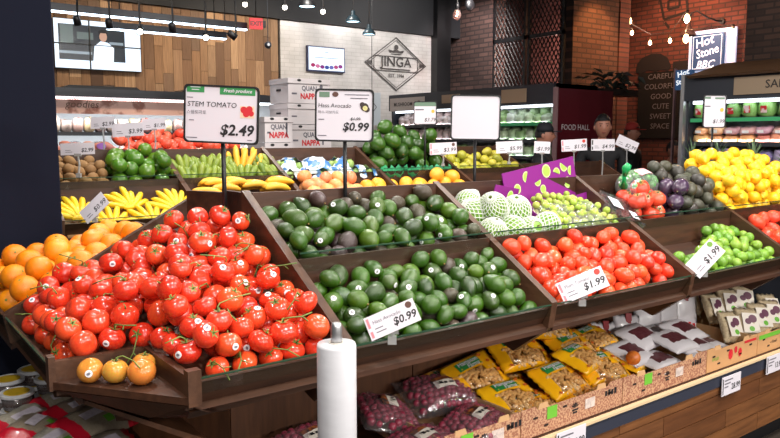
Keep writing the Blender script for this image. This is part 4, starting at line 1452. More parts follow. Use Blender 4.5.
for (x, z, pr_, w, h, ro, lb, st, ic) in [
        (3.44, 1.525, '$3.99', 0.195, 0.085, -0.05, 'white tag reading $3.99 on a clear stand before the big avocados', PINKINK, BRP),
        (4.12, 1.530, '$5.99', 0.205, 0.090, -0.05, 'white tag reading $5.99 on a clear stand beside the blank sign', None, None),
        (4.50, 1.525, '$1.99', 0.13, 0.095, 0.05, 'narrow white tag on a clear stand before the person in a cap', None, None),
        (4.90, 1.540, '$1.99', 0.215, 0.098, -0.06, 'white tag with a red fruit picture before the dark red panel', PINKINK, RDP),
        (5.29, 1.540, '$4.99', 0.205, 0.100, 0.0, 'white tag reading $4.99 before the man in black', INK, None),
        (5.64, 1.548, '$2.99', 0.20, 0.10, 0.42, 'tilted cream tag on a clear stand at the far bin corner', None, None),
        (0.955, 1.545, '$2.99', 0.175, 0.06, -0.04, 'white tag above the kiwis beside the navy column', None, None)]:
    price_tag(lb, (x, TY, z), pr_, None, w, h, ro, -0.05, FACE, st, ic, foot=max(0.03, z - (1.27 if x > 4.32 else 1.42) - h / 2), bold=0.0003)
for (x, z, pr_, lb) in [(1.36, 1.70, '$2.99', 'white tag above the sweet potato bags, beside the wide tag'), (1.52, 1.655, '$3.99', 'wide white tag standing between the root bags and tomatoes'), (1.70, 1.695, '$1.99', 'white tag standing above the back table tomatoes')]:
    price_tag(lb, (x, 4.92, z), pr_, None, 0.16 if z > 1.66 else 0.21, 0.075 if z > 1.66 else 0.09, -0.06, -0.05, FACE, None, None, foot=z - 1.56, bold=0.0002)

# ================================================================== BAG ROLL
t = thing('bag_roll', 'roll of clear produce bags on an upright metal spindle', 'bag roll', (0.815, 1.27, 0))
pole = MB().lathe([(0.011, 0.02), (0.011, 1.165), (0.0125, 1.17), (0.0125, 1.2), (0.010, 1.207), (0.003, 1.209)], 16).build('spindle', STEEL, t, True)
MB().lathe([(0.14, 0), (0.14, 0.012), (0.03, 0.02), (0.012, 0.05)], 24).build('base', BLACK, t, True)
MB().lathe([(0.02, 0.80), (0.05, 0.80), (0.05, 0.812), (0.02, 0.812)], 20).build('collar', BLACK, t)
ROLLM = mat('frosted_bag_roll', (206, 206, 211), 0.4, noise=(6, (182, 183, 190), 0.5), bump=(12, 0.25), stretch=(1, 1, 3), coat=0.3)
MB().lathe([(0.016, 0.815), (0.0405, 0.815), (0.0425, 0.82), (0.0425, 1.157), (0.0405, 1.163), (0.017, 1.164)], 32, cap=False).build('bag_film', ROLLM, t, True)
MB().lathe([(0.013, 0.82), (0.017, 0.82), (0.017, 1.166), (0.013, 1.166)], 16, cap=False).build('core_tube', mat('card_core', (196, 190, 180), 0.7), t)

# ================================================================== GOODS ON THE LOWER SHELF
def pillow(L, Wd, T, nx=14, ny=10, crimp=0.12, wr=0.006, seed=0, matf=None, skip=None):
    """sealed bag lying on its back; matf(u, v, top) picks the material"""
    m = MB()
    for side in (1, -1):
        vs, fs, ms = [], [], []
        for i in range(nx + 1):
            for j in range(ny + 1):
                u, v = i / nx * 2 - 1, j / ny * 2 - 1
                uu = max(0, 1 - (abs(u) / (1 - crimp)) ** 3) if abs(u) < 1 - crimp else 0
                vv = max(0, 1 - abs(v) ** 3)
                h = T * (uu ** 0.55) * (vv ** 0.6)
                e = 0 if (i in (0, nx) or j in (0, ny)) else wr * (hashn(i, j, seed, side) - 0.5) * 2
                pinch = 1 - 0.06 * (1 - uu) * 0 - 0.05 * (1 - abs(u))
                zig = 0.004 * ((j % 2) * 2 - 1) if i in (0, nx) else 0
                vs.append((u * L / 2 + zig, v * Wd / 2 * pinch, side * (h + e) if side > 0 else -(h * 0.55) - abs(e)))
        for i in range(nx):
            for j in range(ny):
                k = i * (ny + 1) + j
                f = (k, k + ny + 1, k + ny + 2, k + 1)
                uc, vc = (i + 0.5) / nx * 2 - 1, (j + 0.5) / ny * 2 - 1
                if skip and skip(uc, vc, side):
                    continue
                mi = matf(uc, vc, side) if matf else 0
                m.add([vs[q] for q in f], [(0, 1, 2, 3) if side > 0 else (3, 2, 1, 0)], mi)
    return m


def weld(me):
    import bmesh
    b = bmesh.new()
    b.from_mesh(me)
    bmesh.ops.remove_doubles(b, verts=b.verts, dist=0.0004)
    b.to_mesh(me)
    b.free()
    me.polygons.foreach_set('use_smooth', [True] * len(me.polygons))
    return me


PEAY = mat('yellow_foil', (250, 188, 22), 0.28, ramp=[(252, 192, 22), (248, 180, 16)], noise=(5, (226, 130, 14), 0.4), bump=(25, 0.5), coat=0.4)
PEAN = mat('peanut_shell', (206, 164, 108), 0.7, ramp=[(222, 182, 124), (232, 196, 142)], noise=(40, (184, 134, 82), 0.5), bump=(150, 0.4, 0.001))
PGRN = mat('label_green', (40, 130, 60), 0.45)


def win(u, v):
    return -0.62 < u < 0.62 and -0.85 < v < 0.25 and not (u > 0.30 and v > -0.2)


pb_body = [weld(pillow(0.285, 0.185, 0.036, 16, 12, 0.12, 0.004, s, None, lambda u, v, sd: sd > 0 and win(u, v)).mesh('foil', PEAY)) for s in (1, 2)]
pb_film = weld(pillow(0.285, 0.185, 0.0375, 16, 12, 0.12, 0.002, 5, None, lambda u, v, sd: not (sd > 0 and win(u, v))).mesh('window_film', film('peanut_window', (255, 246, 230), 0.14, 0.12, 1.0, 30)))
pn = MB()
for i in range(105):
    u, v = random.uniform(-0.62, 0.62), random.uniform(-0.85, 0.25)
    uu = max(0, 1 - (abs(u) / 0.88) ** 3)
    h = 0.030 * (uu ** 0.55) * ((1 - abs(v) ** 3) ** 0.6) - random.uniform(0.0, 0.007)
    a = random.uniform(0, PI)
    M = Matrix.Translation((u * 0.1425, v * 0.0925 * 0.95, h - 0.003)) @ Matrix.Rotation(a, 4, 'Z') @ Matrix.Rotation(random.uniform(-0.4, 0.4), 4, 'Y')
    pn.lathe([(0.003, -0.019), (0.0075, -0.014), (0.0085, -0.008), (0.0064, 0.0), (0.0085, 0.008), (0.0075, 0.014), (0.003, 0.019)], 6, 0, M @ Matrix.Rotation(PI / 2, 4, 'Y'))
PNM = pn.mesh('peanuts', PEAN, True)
pl = MB()
for i in range(8):
    u0, u1 = -0.085 + i * 0.016, -0.085 + (i + 1) * 0.016
    f = lambda u, v: 0.0385 * (max(0, 1 - (abs(u) / 0.1254) ** 3) ** 0.55) * ((1 - abs(v / 0.0925) ** 3) ** 0.6) + 0.001
    for k, (a, b) in enumerate([(0.022, 0.040), (0.040, 0.062)]):
        pl.quad((u0, a, f(u0, a)), (u1, a, f(u1, a)), (u1, b, f(u1, b)), (u0, b, f(u0, b)))
PLM = pl.mesh('label', PGRN, True)


def bent_text(s, size, m, f, x, y, shear=0.25, bold=0.0004):
    c = bpy.data.curves.new('t', 'FONT')
    c.body, c.size, c.align_x, c.align_y, c.shear, c.offset, c.resolution_u = s, size, 'CENTER', 'CENTER', shear, bold, 2
    tmp = bpy.data.objects.new('t', c)
    me = bpy.data.meshes.new_from_object(tmp)
    bpy.data.objects.remove(tmp)
    for v in me.vertices:
        a, b = v.co.x + x, v.co.y + y
        v.co = (a, b, f(a, b) + 0.0012)
    me.materials.clear()
    me.materials.append(m)
    return me


HT1 = bent_text('Hampton', 0.030, WHITE, f, -0.02, 0.052)
HT2 = bent_text('Farms', 0.028, WHITE, f, -0.005, 0.030)
pk = MB()
for (u, v) in [(0.075, 0.02), (0.095, -0.03), (0.06, 0.06), (-0.1, -0.07)]:
    pk.add([(u + 0.010 * math.cos(a), v + 0.007 * math.sin(a), f(u, v) + 0.0025) for a in [i * PI / 5 for i in range(10)]], [tuple(range(10))])
PKM = pk.mesh('printed_peanut', mat('printed_peanut_brown', (190, 90, 30), 0.5))


def peanut_bag(loc, rot):
    t = thing('peanut_bag', 'yellow foil bag of whole peanuts with a clear window, ' + ('topmost in the heap' if loc[2] > 0.64 else 'low behind the tray' if loc[1] < 1.95 else 'buried at the back'), 'bag', loc, 0, 'peanut bags in the cardboard trays')
    t.rotation_euler = rot
    link('foil', random.choice(pb_body), t)
    o = link('peanuts', PNM, t)
    o['kind'] = 'stuff'
    link('window_film', pb_film, t)
    l = link('label', PLM, t)
    link('lettering', HT1, l)
    link('lettering', HT2, l)
    link('printed_peanut', PKM, t)


TR = 0.505
for (x, y, z, rx, ry, rz) in [
        (1.98, 2.05, 0.645, 0.62, -0.10, 0.10), (2.25, 2.06, 0.685, 0.55, 0.02, -0.12), (2.46, 2.10, 0.755, 0.40, 0.15, -0.18), (2.53, 2.0, 0.675, 0.55, 0.0, 0.15),
        (2.74, 2.06, 0.66, 0.3, -0.05, 0.1), (2.03, 1.89, 0.585, 0.45, 0.05, 0.05), (2.30, 1.88, 0.61, 0.5, 0.0, 0.12), (2.56, 1.87, 0.61, 0.5, 0.05, -0.05),
        (2.10, 1.83, 0.545, 0.22, 0, 0.05), (2.37, 1.83, 0.55, 0.22, 0, -0.04), (2.62, 1.83, 0.55, 0.2, 0, 0.08), (1.92, 2.13, 0.60, 0.5, 0.1, 0.4), (2.80, 1.90, 0.585, 0.2, 0.1, 0.3), (2.15, 2.12, 0.60, 0.4, 0, 0.1),
        (2.48, 1.92, 0.655, 0.32, 0.05, 0.3), (2.90, 2.05, 0.60, 0.3, 0.0, -0.3)]:
    peanut_bag((x, y, z), (rx, ry, rz))

# a loose fruit among the peanut bags
o = link('loose_peach', egg('loose_peach', mat('peach_skin', (222, 130, 50), 0.4, noise=(4, (190, 60, 40), 0.5)), 1.0, 0.0, 14, 9), None, (2.72, 1.82, 0.635), (0.3, 0.2, 0), (0.032,) * 3)
tag(o, 'single orange fruit lying on the peanut bags', 'fruit')
link('stem_scar', scar, o, (0, 0, 0.98))

# bags of purple-red roots
RADM = mat('purple_red_root', (140, 44, 66), 0.4, ramp=[(128, 36, 58), (152, 54, 76)], noise=(20, (176, 88, 104), 0.4))
rdm = []
for s in range(2):
    m = MB()
    for a in range(11):
        for b in range(8):
            u = (a + 0.5 * (b % 2) - 5.25) / 5.5 * 0.80 + random.uniform(-0.03, 0.03)
            v = (b - 3.5) / 4 * 0.86 + random.uniform(-0.04, 0.04)
            h = 0.062 * (max(0, 1 - (abs(u) / 0.86) ** 3) ** 0.55) * (max(0, 1 - abs(v) ** 3) ** 0.6)
            r = random.uniform(0.0135, 0.018)
            m.ball((u * 0.17, v * 0.112, h - r * 0.95 - random.uniform(0, 0.006)), (r, r, r * 0.95), 8, 6)
    rdm.append(m.mesh('roots', RADM, True))
rfilm = [weld(pillow(0.34, 0.235, 0.064, 14, 10, 0.14, 0.008, s).mesh('bag_film', film('root_bag_film', (250, 246, 250), 0.17, 0.16, 1.0, 26, milk=0.05))) for s in (11, 12)]
lab = MB()
for i in range(6):
    u0, u1 = -0.05 + i / 6 * 0.1, -0.05 + (i + 1) / 6 * 0.1
    zz = lambda u: 0.072 - 5 * u * u + 0.002 * math.sin(u * 90)
    lab.quad((u0, -0.030, zz(u0) - 0.004), (u1, -0.030, zz(u1) - 0.004), (u1, 0.008, zz(u1)), (u0, 0.008, zz(u0)), 0)
    lab.quad((u0, 0.008, zz(u0)), (u1, 0.008, zz(u1)), (u1, 0.030, zz(u1) - 0.003), (u0, 0.030, zz(u0) - 0.003), 1)
LABM = lab.mesh('paper_label', [mat('root_label_cream', (226, 218, 206), 0.5), mat('root_label_dark', (52, 34, 34), 0.5, noise=(60, (214, 120, 60), 0.7))])
bt = MB()
for i in range(4):
    bt.disc((-0.03 + 0.02 * i, 0, 0), 0.006, 8)
for (x, y, z, rx, ry, rz) in [(1.52, 2.05, 0.585, 0.25, 0.0, 1.2), (1.80, 2.05, 0.60, 0.3, 0.05, -0.15), (1.50, 1.80, 0.55, 0.1, 0.05, 0.2), (1.78, 1.83, 0.55, 0.15, 0, 0.35), (1.22, 2.05, 0.54, 0.2, 0, 0.1), (1.20, 1.84, 0.535, 0.1, 0, -0.2)]:
    t = thing('root_vegetable_bag', 'clear bag of small purple-red roots ' + ('turned lengthwise beside the bag roll' if rz > 1 else 'resting against the peanut bags' if x > 1.75 and y > 2 else 'behind the first speckled tray' if x > 1.7 else 'under the tomato bin beside the bag roll' if x < 1.3 else 'spilling toward the shelf edge'), 'bag', (x, y, z), 0, 'bags of purple-red roots on the low shelf')
    t.rotation_euler = (rx, ry, rz)
    o = link('roots', random.choice(rdm), t)
    o['kind'] = 'stuff'
    link('bag_film', random.choice(rfilm), t)
    l = link('paper_label', LABM, t)
    MB().add([(-0.035, -0.02, 0), (-0.02, -0.02, 0), (-0.02, -0.006, 0), (-0.035, -0.006, 0)], [(0, 1, 2, 3)]).add([(-0.012, -0.02, 0), (0.0, -0.02, 0), (0.0, -0.008, 0), (-0.012, -0.008, 0)], [(0, 1, 2, 3)]).add(
        [(0.01, -0.02, 0), (0.03, -0.02, 0), (0.03, -0.01, 0), (0.01, -0.01, 0)], [(0, 1, 2, 3)]).build('label_print', INK, l).location = (0, 0, 0.0735)

# cardboard trays
CB1 = mat('speckled_print_cardboard', (196, 152, 118), 0.7, noise=(120, (140, 84, 66), 0.85, 0.45, 0.55))
CB2 = mat('plain_tray_cardboard', (198, 150, 102), 0.7, noise=(10, (180, 132, 88), 0.4))
CBI = mat('raw_cardboard', (204, 162, 116), 0.75)


def tray(label, x0, x1, front, extras):
    xc = (x0 + x1) / 2
    t = thing('cardboard_tray', label, 'tray', (xc, 1.72, 0.503))
    w = (x1 - x0) / 2 - 0.003
    fw = MB()
    # front wall with cut-out grip and raised shoulders
    fw.prism([(-w, 0), (w, 0), (w, 0.112), (w * 0.75, 0.112), (w * 0.70, 0.098), (-w * 0.70, 0.098), (-w * 0.75, 0.112), (-w, 0.112)], -0.003, 0.003, 'y')
    fo = fw.build('front_wall', front, t)
    MB().box(-w, 0.003, 0, w, 0.44, 0.004).build('bottom', CBI, t)
    for s in (-1, 1):
        MB().box(s * w - 0.002, 0.003, 0, s * w + 0.002, 0.44, 0.10).build('side_wall', CBI, t)
    MB().box(-w, 0.44, 0, w, 0.445, 0.10).build('back_wall', CBI, t)
    tabm = MB()
    for s in (-0.6, 0.55):
        tabm.prism([(s * w - 0.03, 0.098), (s * w + 0.03, 0.098), (s * w + 0.022, 0.118), (s * w - 0.022, 0.118)], -0.002, 0.002, 'y')
    tabm.build('tab', CBI, t)
    slot = mat('slot_dark', (44, 28, 22), 0.9)
    sl = MB()
    for (u, v) in [(-0.75, 0.07), (-0.2, 0.078), (0.3, 0.04), (0.72, 0.07), (-0.55, 0.03)]:
        sl.box(u * w - 0.012, -0.0045, v - 0.004, u * w + 0.012, -0.0032, v + 0.004)
    sl.build('slot', slot, fo)
    extras(t, w, fo)
    return t


def crown_mark(fo, x, z, s, m):
    g = MB()
    for i in range(5):
        a = math.radians(30 + 30 * i)
        g.add([(x, -0.0045, z), (x + s * math.cos(a - 0.2), -0.0045, z + s * math.sin(a - 0.2)), (x + 1.3 * s * math.cos(a), -0.0045, z + 1.3 * s * math.sin(a)), (x + s * math.cos(a + 0.2), -0.0045, z + s * math.sin(a + 0.2))], [(0, 1, 2, 3)])
    g.box(x - s, -0.0047, z - s * 0.6, x + s, -0.0042, z - s * 0.25)
    g.box(x - s * 0.7, -0.0047, z - s * 1.2, x + s * 0.7, -0.0042, z - s * 0.8)
    g.build('emblem', m, fo)


def ex_speck(t, w, fo):
    crown_mark(fo, 0.05 * 0, 0.058, 0.018, INK)
    MB().box(-w * 0.45 - 0.028, -0.0052, 0.05, -w * 0.45 + 0.028, -0.0045, 0.098).build('green_label', mat('lime_green_label', (110, 186, 58), 0.5), fo)
    g = MB()
    for i in range(4):
        g.box(w * 0.62 + i * 0.020, -0.0045, 0.062, w * 0.62 + 0.014 + i * 0.020, -0.0038, 0.082 + 0.004 * (i % 2))
    g.build('pictogram', INK, fo)
    MB().box(w * 0.2, -0.0052, 0.038, w * 0.2 + 0.06, -0.0045, 0.078).build('sticker', mat('pale_sticker', (222, 205, 196), 0.5, noise=(90, (150, 136, 134), 0.6)), fo)


def ex_tom(t, w, fo):
    text('fresh', 0.030, mat('leaf_green_print', (106, 168, 60), 0.5), fo, -w * 0.82, 0.058, -0.0045, shear=0.2)
    g = MB()
    for (u, v, r) in [(-0.1, 0.055, 0.026), (0.1, 0.07, 0.018), (0.28, 0.05, 0.022)]:
        g.disc((u * w, -0.0045, v), r * 0.8, 14, rz=r)
    g.build('red_print', REDINK, fo)
    MB().box(w * 0.45, -0.0046, 0.085, w * 0.95, -0.004, 0.097).build('red_band', REDINK, fo)


def ex_green(t, w, fo):
    MB().box(-w * 0.95, -0.0046, 0.075, w * 0.95, -0.004, 0.097).build('green_band', mat('lime_green_label', (110, 186, 58), 0.5), fo)
    text('✓fresh', 0.026, INK, fo, -w * 0.5, 0.045, -0.0045, shear=0.2)


tray('speckled cardboard tray of peanut bags beside the root bags', 1.52, 1.89, CB1, ex_speck)
tray('speckled cardboard tray under the heaped peanut bags', 1.89, 2.50, CB1, ex_speck)
tray('speckled cardboard tray shared by peanut bags and white pouches', 2.50, 3.15, CB1, ex_speck)
tray('brown cardboard tray printed with red tomatoes under the white pouches', 3.15, 3.63, CB2, ex_tom)
tray('brown cardboard tray with a green band under the net bags', 3.63, 4.15, CB2, ex_green)

# white pouches with a dark red window
POU = mat('white_pouch_film', (226, 222, 226), 0.3, noise=(5, (200, 194, 200), 0.4), bump=(16, 0.6), coat=0.4)
POW = mat('dark_red_window', (84, 36, 44), 0.35, noise=(60, (120, 70, 74), 0.5), bump=(60, 0.5), coat=0.3)
PRT = mat('dark_red_tab', (140, 26, 34), 0.4)
pbod = weld(pillow(0.25, 0.19, 0.028, 14, 10, 0.10, 0.004, 21, lambda u, v, s: 1 if (s > 0 and -0.55 < u < 0.6 and -0.35 < v < 0.35) else 0).mesh('pouch', [POU, POW]))
pst = weld(pillow(0.19, 0.13, 0.02, 12, 8, 0.10, 0.004, 23).mesh('pouch', [POU]))
for (x, y, z, rx, ry, rz) in [(2.82, 1.90, 0.62, 0.30, 0.05, 0.15), (3.10, 1.86, 0.635, 0.25, 0.05, 0.05), (2.92, 1.82, 0.58, 0.15, 0.05, 0.1), (3.22, 1.83, 0.595, 0.15, 0, 0.0), (3.36, 1.86, 0.57, 0.1, 0, 0.1), (3.30, 1.93, 0.64, 0.3, 0.05, 0.12), (2.98, 1.96, 0.655, 0.35, 0.0, 0.1)]:
    t = thing('pouch', 'glossy white pouch lying flat with a dark red window', 'pouch', (x, y, z), 0, 'white pouches lying in the trays')
    t.rotation_euler = (rx, ry, rz)
    link('pouch_body', pbod, t)
for (x, y, z, rz) in [(3.05, 2.08, 0.62, 0.1), (3.24, 2.09, 0.635, -0.05), (3.41, 2.09, 0.65, 0.12), (3.58, 2.09, 0.66, 0.0), (2.90, 2.10, 0.60, 0.2)]:
    t = thing('pouch', 'grey-white pouch standing upright with a dark red tab', 'pouch', (x, y, z), 0, 'pouches standing against the panel')
    t.rotation_euler = (1.3, 0.12, rz - 0.35)
    t.scale = (1.3, 1.12, 1.0)
    link('pouch_body', pst, t, None, (0, 0, PI / 2))
    MB().box(-0.012, 0.055, 0.012, 0.016, 0.10, 0.0165).build('tab', PRT, t)
    MB().box(-0.005, -0.075, 0.016, 0.045, -0.035, 0.0185).build('paper_label', WHITE, t)
    MB().box(0.005, -0.068, 0.0186, 0.018, -0.045, 0.0192).box(0.026, -0.068, 0.0186, 0.038, -0.05, 0.0192).build('label_print', REDINK, t)

# net bags of onions / garlic with a picture label
NBG = mat('cream_net_bag', (222, 204, 170), 0.6, noise=(90, (176, 146, 104), 0.6), bump=(120, 0.6, 0.003))
nbm = weld(pillow(0.17, 0.125, 0.036, 12, 8, 0.16, 0.004, 31).mesh('net', NBG))
for i, (x, y, z, rz) in enumerate([(3.62, 1.86, 0.62, 0.2), (3.76, 1.84, 0.62, -0.1), (3.89, 1.84, 0.63, 0.1), (4.02, 1.84, 0.63, 0.0), (3.70, 2.0, 0.68, 0.3), (3.84, 1.99, 0.69, 0.0), (3.98, 1.98, 0.69, -0.2), (3.86, 2.11, 0.70, 0.5), (3.72, 2.12, 0.69, 0.9), (4.12, 1.9, 0.64, 0.1)]):
    t = thing('net_bag', 'cream net bag with a white picture label and green dot', 'bag', (x, y, z), 0, 'cream net bags in the green-banded tray')
    t.rotation_euler = (1.1, 0.1, rz - 0.4)
    t.scale = (1.12, 1.0, 1.0)
    link('net', nbm, t, None, (0, 0, PI / 2))
    l = MB().box(-0.042, -0.055, 0.036, 0.042, 0.05, 0.038).build('paper_label', mat('cream_label', (240, 232, 220), 0.5), t)
    g = MB()
    for (u, v, r, k) in [(0.01, 0.02, 0.022, 0), (-0.015, 0.005, 0.016, 0), (0.0, -0.034, 0.014, 1)]:
        g.add([(u + r * math.cos(a), v + r * math.sin(a), 0.0388 + 0.0003 * k) for a in [q * PI / 6 for q in range(12)]], [tuple(range(12))], k)
    g.build('label_print', [mat('onion_print', (110, 60, 84), 0.5), mat('lime_green_label', (110, 186, 58), 0.5)], l)

# price tags on the shelf rail
for (x, z, pr_, lb) in [(3.30, 0.435, '28.99', 'shelf tag reading 28.99 on the rail under the tomato-print tray'), (3.73, 0.455, '13.99', 'shelf tag on the rail under the green-banded tray'), (2.12, 0.465, '4.99', 'shelf tag on the rail under the peanut trays')]:
    t = thing('shelf_tag', lb, 'price tag', (x, 1.672, z))
    c = MB().box(-0.085, -0.002, -0.045, 0.085, 0.002, 0.045).build('card', WHITE, t)
    text(pr_, 0.040, INK, c, 0.078, -0.012, -0.003, align='RIGHT', bold=0.0006, sx=0.9)
    MB().box(-0.08, -0.0026, -0.038, -0.073, -0.0021, 0.038).build('stripe', INK, c)
    for i in range(3):
        MB().box(-0.065, -0.0026, 0.024 - 0.016 * i, 0.01 - 0.02 * i, -0.0021, 0.030 - 0.016 * i).build('small_print', GREYINK, c)

# tubs and bean bags on the end shelf
TUBB = mat('brown_paste', (92, 52, 40), 0.4, noise=(20, (60, 34, 28), 0.5))
TUBF = film('tub_plastic', (235, 235, 235), 0.2, 0.1, 0.0, milk=0.1)
LIDM = mat('frosted_lid', (226, 226, 230), 0.3, coat=0.3)
LIDY = mat('yellow_lid_label', (236, 196, 50), 0.4, noise=(14, (120, 84, 30), 0.6, 0.5, 0.65))
for (x, y, z) in [(x_, y_, z_) for z_ in (0.60, 0.661) for (x_, y_) in [(0.425, 2.90), (0.525, 2.975), (0.555, 2.83), (0.425, 2.73)]]:
    t = thing('deli_tub', 'round clear tub of brown paste with a yellow label lid', 'tub', (x, y, z + 0.001), hashn(x, y) * 6, 'deli tubs stacked on the end shelf')
    MB().lathe([(0.044, 0), (0.052, 0.045)], 20).build('tub', TUBF, t, True)
    MB().lathe([(0.042, 0.002), (0.0495, 0.042)], 20).build('paste', TUBB, t, True)
    l = MB().lathe([(0.055, 0.045), (0.0565, 0.048), (0.0565, 0.056), (0.054, 0.058), (0.050, 0.0565)], 24).build('lid', LIDM, t)
    MB().lathe([(0.042, 0.0566), (0.042, 0.0575)], 22).build('lid_label', LIDY, l)
BEANB = mat('bean_bag_film', (176, 168, 150), 0.3, ramp=[(190, 186, 172), (160, 150, 130), (120, 92, 84)], noise=(110, (120, 108, 92), 0.5), bump=(90, 0.4, 0.003), coat=0.35)
REDF = mat('red_foil_end', (200, 24, 48), 0.3, bump=(25, 0.5), coat=0.4)
bbm = weld(pillow(0.24, 0.16, 0.042, 16, 10, 0.12, 0.003, 41, lambda u, v, s: 1 if abs(u) > 0.66 else 0).mesh('bag', [BEANB, REDF]))
def on_bag(cells, name, m):
    g = MB()
    h = lambda u, v: 0.042 * (max(0, 1 - (abs(u / 0.12) / 0.88) ** 3) ** 0.55) * (max(0, 1 - abs(v / 0.08) ** 3) ** 0.6) + 0.0045
    for (u0, v0, u1, v1) in cells:
        for i in range(6):
            for j in range(3):
                a0, a1 = u0 + (u1 - u0) * i / 6, u0 + (u1 - u0) * (i + 1) / 6
                b0, b1 = v0 + (v1 - v0) * j / 3, v0 + (v1 - v0) * (j + 1) / 3
                g.quad((a0, b0, h(a0, b0)), (a1, b0, h(a1, b0)), (a1, b1, h(a1, b1)), (a0, b1, h(a0, b1)))
    return g.mesh(name, m, True)


BLAB = on_bag([(-0.055, -0.01, 0.045, 0.022)], 'paper_label', mat('pale_violet_label', (206, 198, 208), 0.5, noise=(60, (160, 150, 170), 0.6)))
BLEAF = on_bag([(0.0, -0.052, 0.03, -0.024)], 'leaf_print', mat('leaf_green', (96, 160, 50), 0.5))
for (x, y, z, rx, ry, rz) in [(0.42, 2.56, 0.655, 0.35, 0.0, 0.6), (0.57, 2.66, 0.655, 0.25, 0.05, 0.2), (0.59, 2.50, 0.675, 0.3, 0.0, 0.35), (0.42, 2.42, 0.675, 0.3, 0.1, 1.0), (0.58, 2.34, 0.69, 0.35, 0, 0.5), (0.44, 2.28, 0.665, 0.3, 0.0, 0.7), (0.56, 2.16, 0.66, 0.3, 0.0, 0.3), (0.38, 2.12, 0.64, 0.2, 0, 0.8)]:
    t = thing('bean_bag', 'clear bag of grain with red foil ends and a leaf label', 'bag', (x, y, z), 0, 'grain bags on the end shelf')
    t.rotation_euler = (rx, ry, rz)
    link('bag', bbm, t)
    link('paper_label', BLAB, t)
    link('leaf_print', BLEAF, t)
# ================================================================== BACKGROUND
def screen_mat(name, col, s=1.0):
    return mat(name, (8, 8, 10), 0.2, emit=(col, s))


SW, SB = screen_mat('screen_white', (226, 240, 255), 1.5), screen_mat('screen_dark', (44, 52, 60), 0.8)
SK, SS, SH = screen_mat('screen_kitchen', (104, 120, 118), 0.8), screen_mat('screen_skin', (206, 160, 136), 1.0), screen_mat('screen_hair', (26, 24, 26), 0.6)
SG = screen_mat('screen_steel', (150, 165, 176), 1.0)
t = thing('video_wall', 'four-panel video wall showing a cook in white', 'screen', (2.465, 8.93, 2.395))
WW, HH = 0.98, 0.565
for i in range(2):
    for j in range(2):
        x0, z0 = -WW / 2 + (0.0 if i == 0 else 0.39), j * HH / 2
        x1 = -WW / 2 + 0.385 if i == 0 else WW / 2
        z1 = z0 + HH / 2 - 0.004
        p = MB().box(x0, 0.0, z0, x1, 0.06, z1).build('panel', BLACK, t)
        MB().box(x0 + 0.006, -0.003, z0 + 0.006, x1 - 0.006, 0.0, z1 - 0.006).build('screen', SW, p)
MB().box(-0.44, -0.006, 0.10, 0.30, -0.0032, 0.50).build('picture', SB, t)
MB().box(-0.42, -0.008, 0.28, -0.28, -0.0062, 0.49).box(-0.24, -0.008, 0.34, -0.06, -0.0062, 0.42).build('picture_shelf', SK, t)
MB().box(-0.44, -0.0083, 0.17, -0.08, -0.0065, 0.20).box(0.12, -0.0083, 0.3, 0.28, -0.0065, 0.33).build('picture_counter', SG, t)
ck = MB().prism([(-0.07, 0.10), (0.16, 0.10), (0.17, 0.26), (0.10, 0.32), (0.02, 0.33), (-0.05, 0.27)], -0.011, -0.0085, 'y')
ck.build('picture_coat', SW, t)
MB().disc((0.05, -0.0135, 0.385), 0.044, 14, rz=0.06).build('picture_face', SS, t)
MB().prism([(0.005, 0.39), (0.0, 0.44), (0.03, 0.465), (0.08, 0.46), (0.10, 0.43), (0.096, 0.39), (0.085, 0.425), (0.02, 0.425)], -0.016, -0.0138, 'y').build('picture_hair', SH, t)
bz = MB().box(-WW / 2 + 0.381, -0.02, 0, -WW / 2 + 0.393, 0.0, HH).box(-WW / 2, -0.02, HH / 2 - 0.006, WW / 2, 0.0, HH / 2 + 0.002)
bz.build('bezel', BLACK, t)

t = thing('wall_screen', 'small lit screen with a row of fruit on the tiled wall', 'screen', (5.617, 8.95, 2.545))
MB().box(-0.315, 0, 0, 0.315, 0.05, 0.355).build('case', mat('navy_case', (38, 44, 84), 0.4), t)
MB().box(-0.298, -0.003, 0.018, 0.298, 0.0, 0.337).build('screen', SW, t)
for i, c_ in enumerate([(190, 60, 110), (230, 130, 170), (150, 60, 140), (70, 90, 170), (120, 120, 200), (200, 90, 140), (160, 70, 150)]):
    MB().disc((-0.23 + 0.077 * i, -0.005, 0.085 - 0.015 * math.sin(i / 6 * PI) * 1.5), 0.038, 10, rz=0.028).build('fruit_image', screen_mat('screen_berry_%d' % i, c_, 0.9), t)
for (z_, w_) in [(0.27, 0.03), (0.19, 0.2)]:
    MB().box(-w_, -0.005, z_, w_, -0.0035, z_ + 0.008).build('caption_line', screen_mat('screen_grey', (150, 160, 175), 1.0), t)

# shop emblem painted on the tiles
LOG = mat('emblem_paint', (70, 66, 66), 0.6)
t = thing('wall_emblem', 'dark diamond emblem reading JINGA on the white tiles', 'emblem', (6.905, 8.985, 2.735))
def diamond(a, b, th, y=0.0):
    m = MB()
    c4 = [(a, 0), (0, b), (-a, 0), (0, -b)]
    s = 1 - th / b
    for i in range(4):
        p, q = c4[i], c4[(i + 1) % 4]
        m.add([(p[0], y, p[1]), (q[0], y, q[1]), (q[0] * s, y, q[1] * s), (p[0] * s, y, p[1] * s)], [(0, 1, 2, 3)])
    return m
diamond(0.60, 0.41, 0.020).build('outline', LOG, t)
diamond(0.535, 0.365, 0.010).build('inner_outline', LOG, t)
MB().box(-0.43, -0.001, -0.115, 0.43, 0.001, -0.103).box(-0.43, -0.001, 0.103, 0.43, 0.001, 0.115).box(-0.43, -0.001, -0.103, -0.42, 0.001, 0.103).box(0.42, -0.001, -0.103, 0.43, 0.001, 0.103).build('name_band', LOG, t)
text('JINGA', 0.20, LOG, t, 0, 0.025, -0.002, align='CENTER', bold=0.002, sx=1.1)
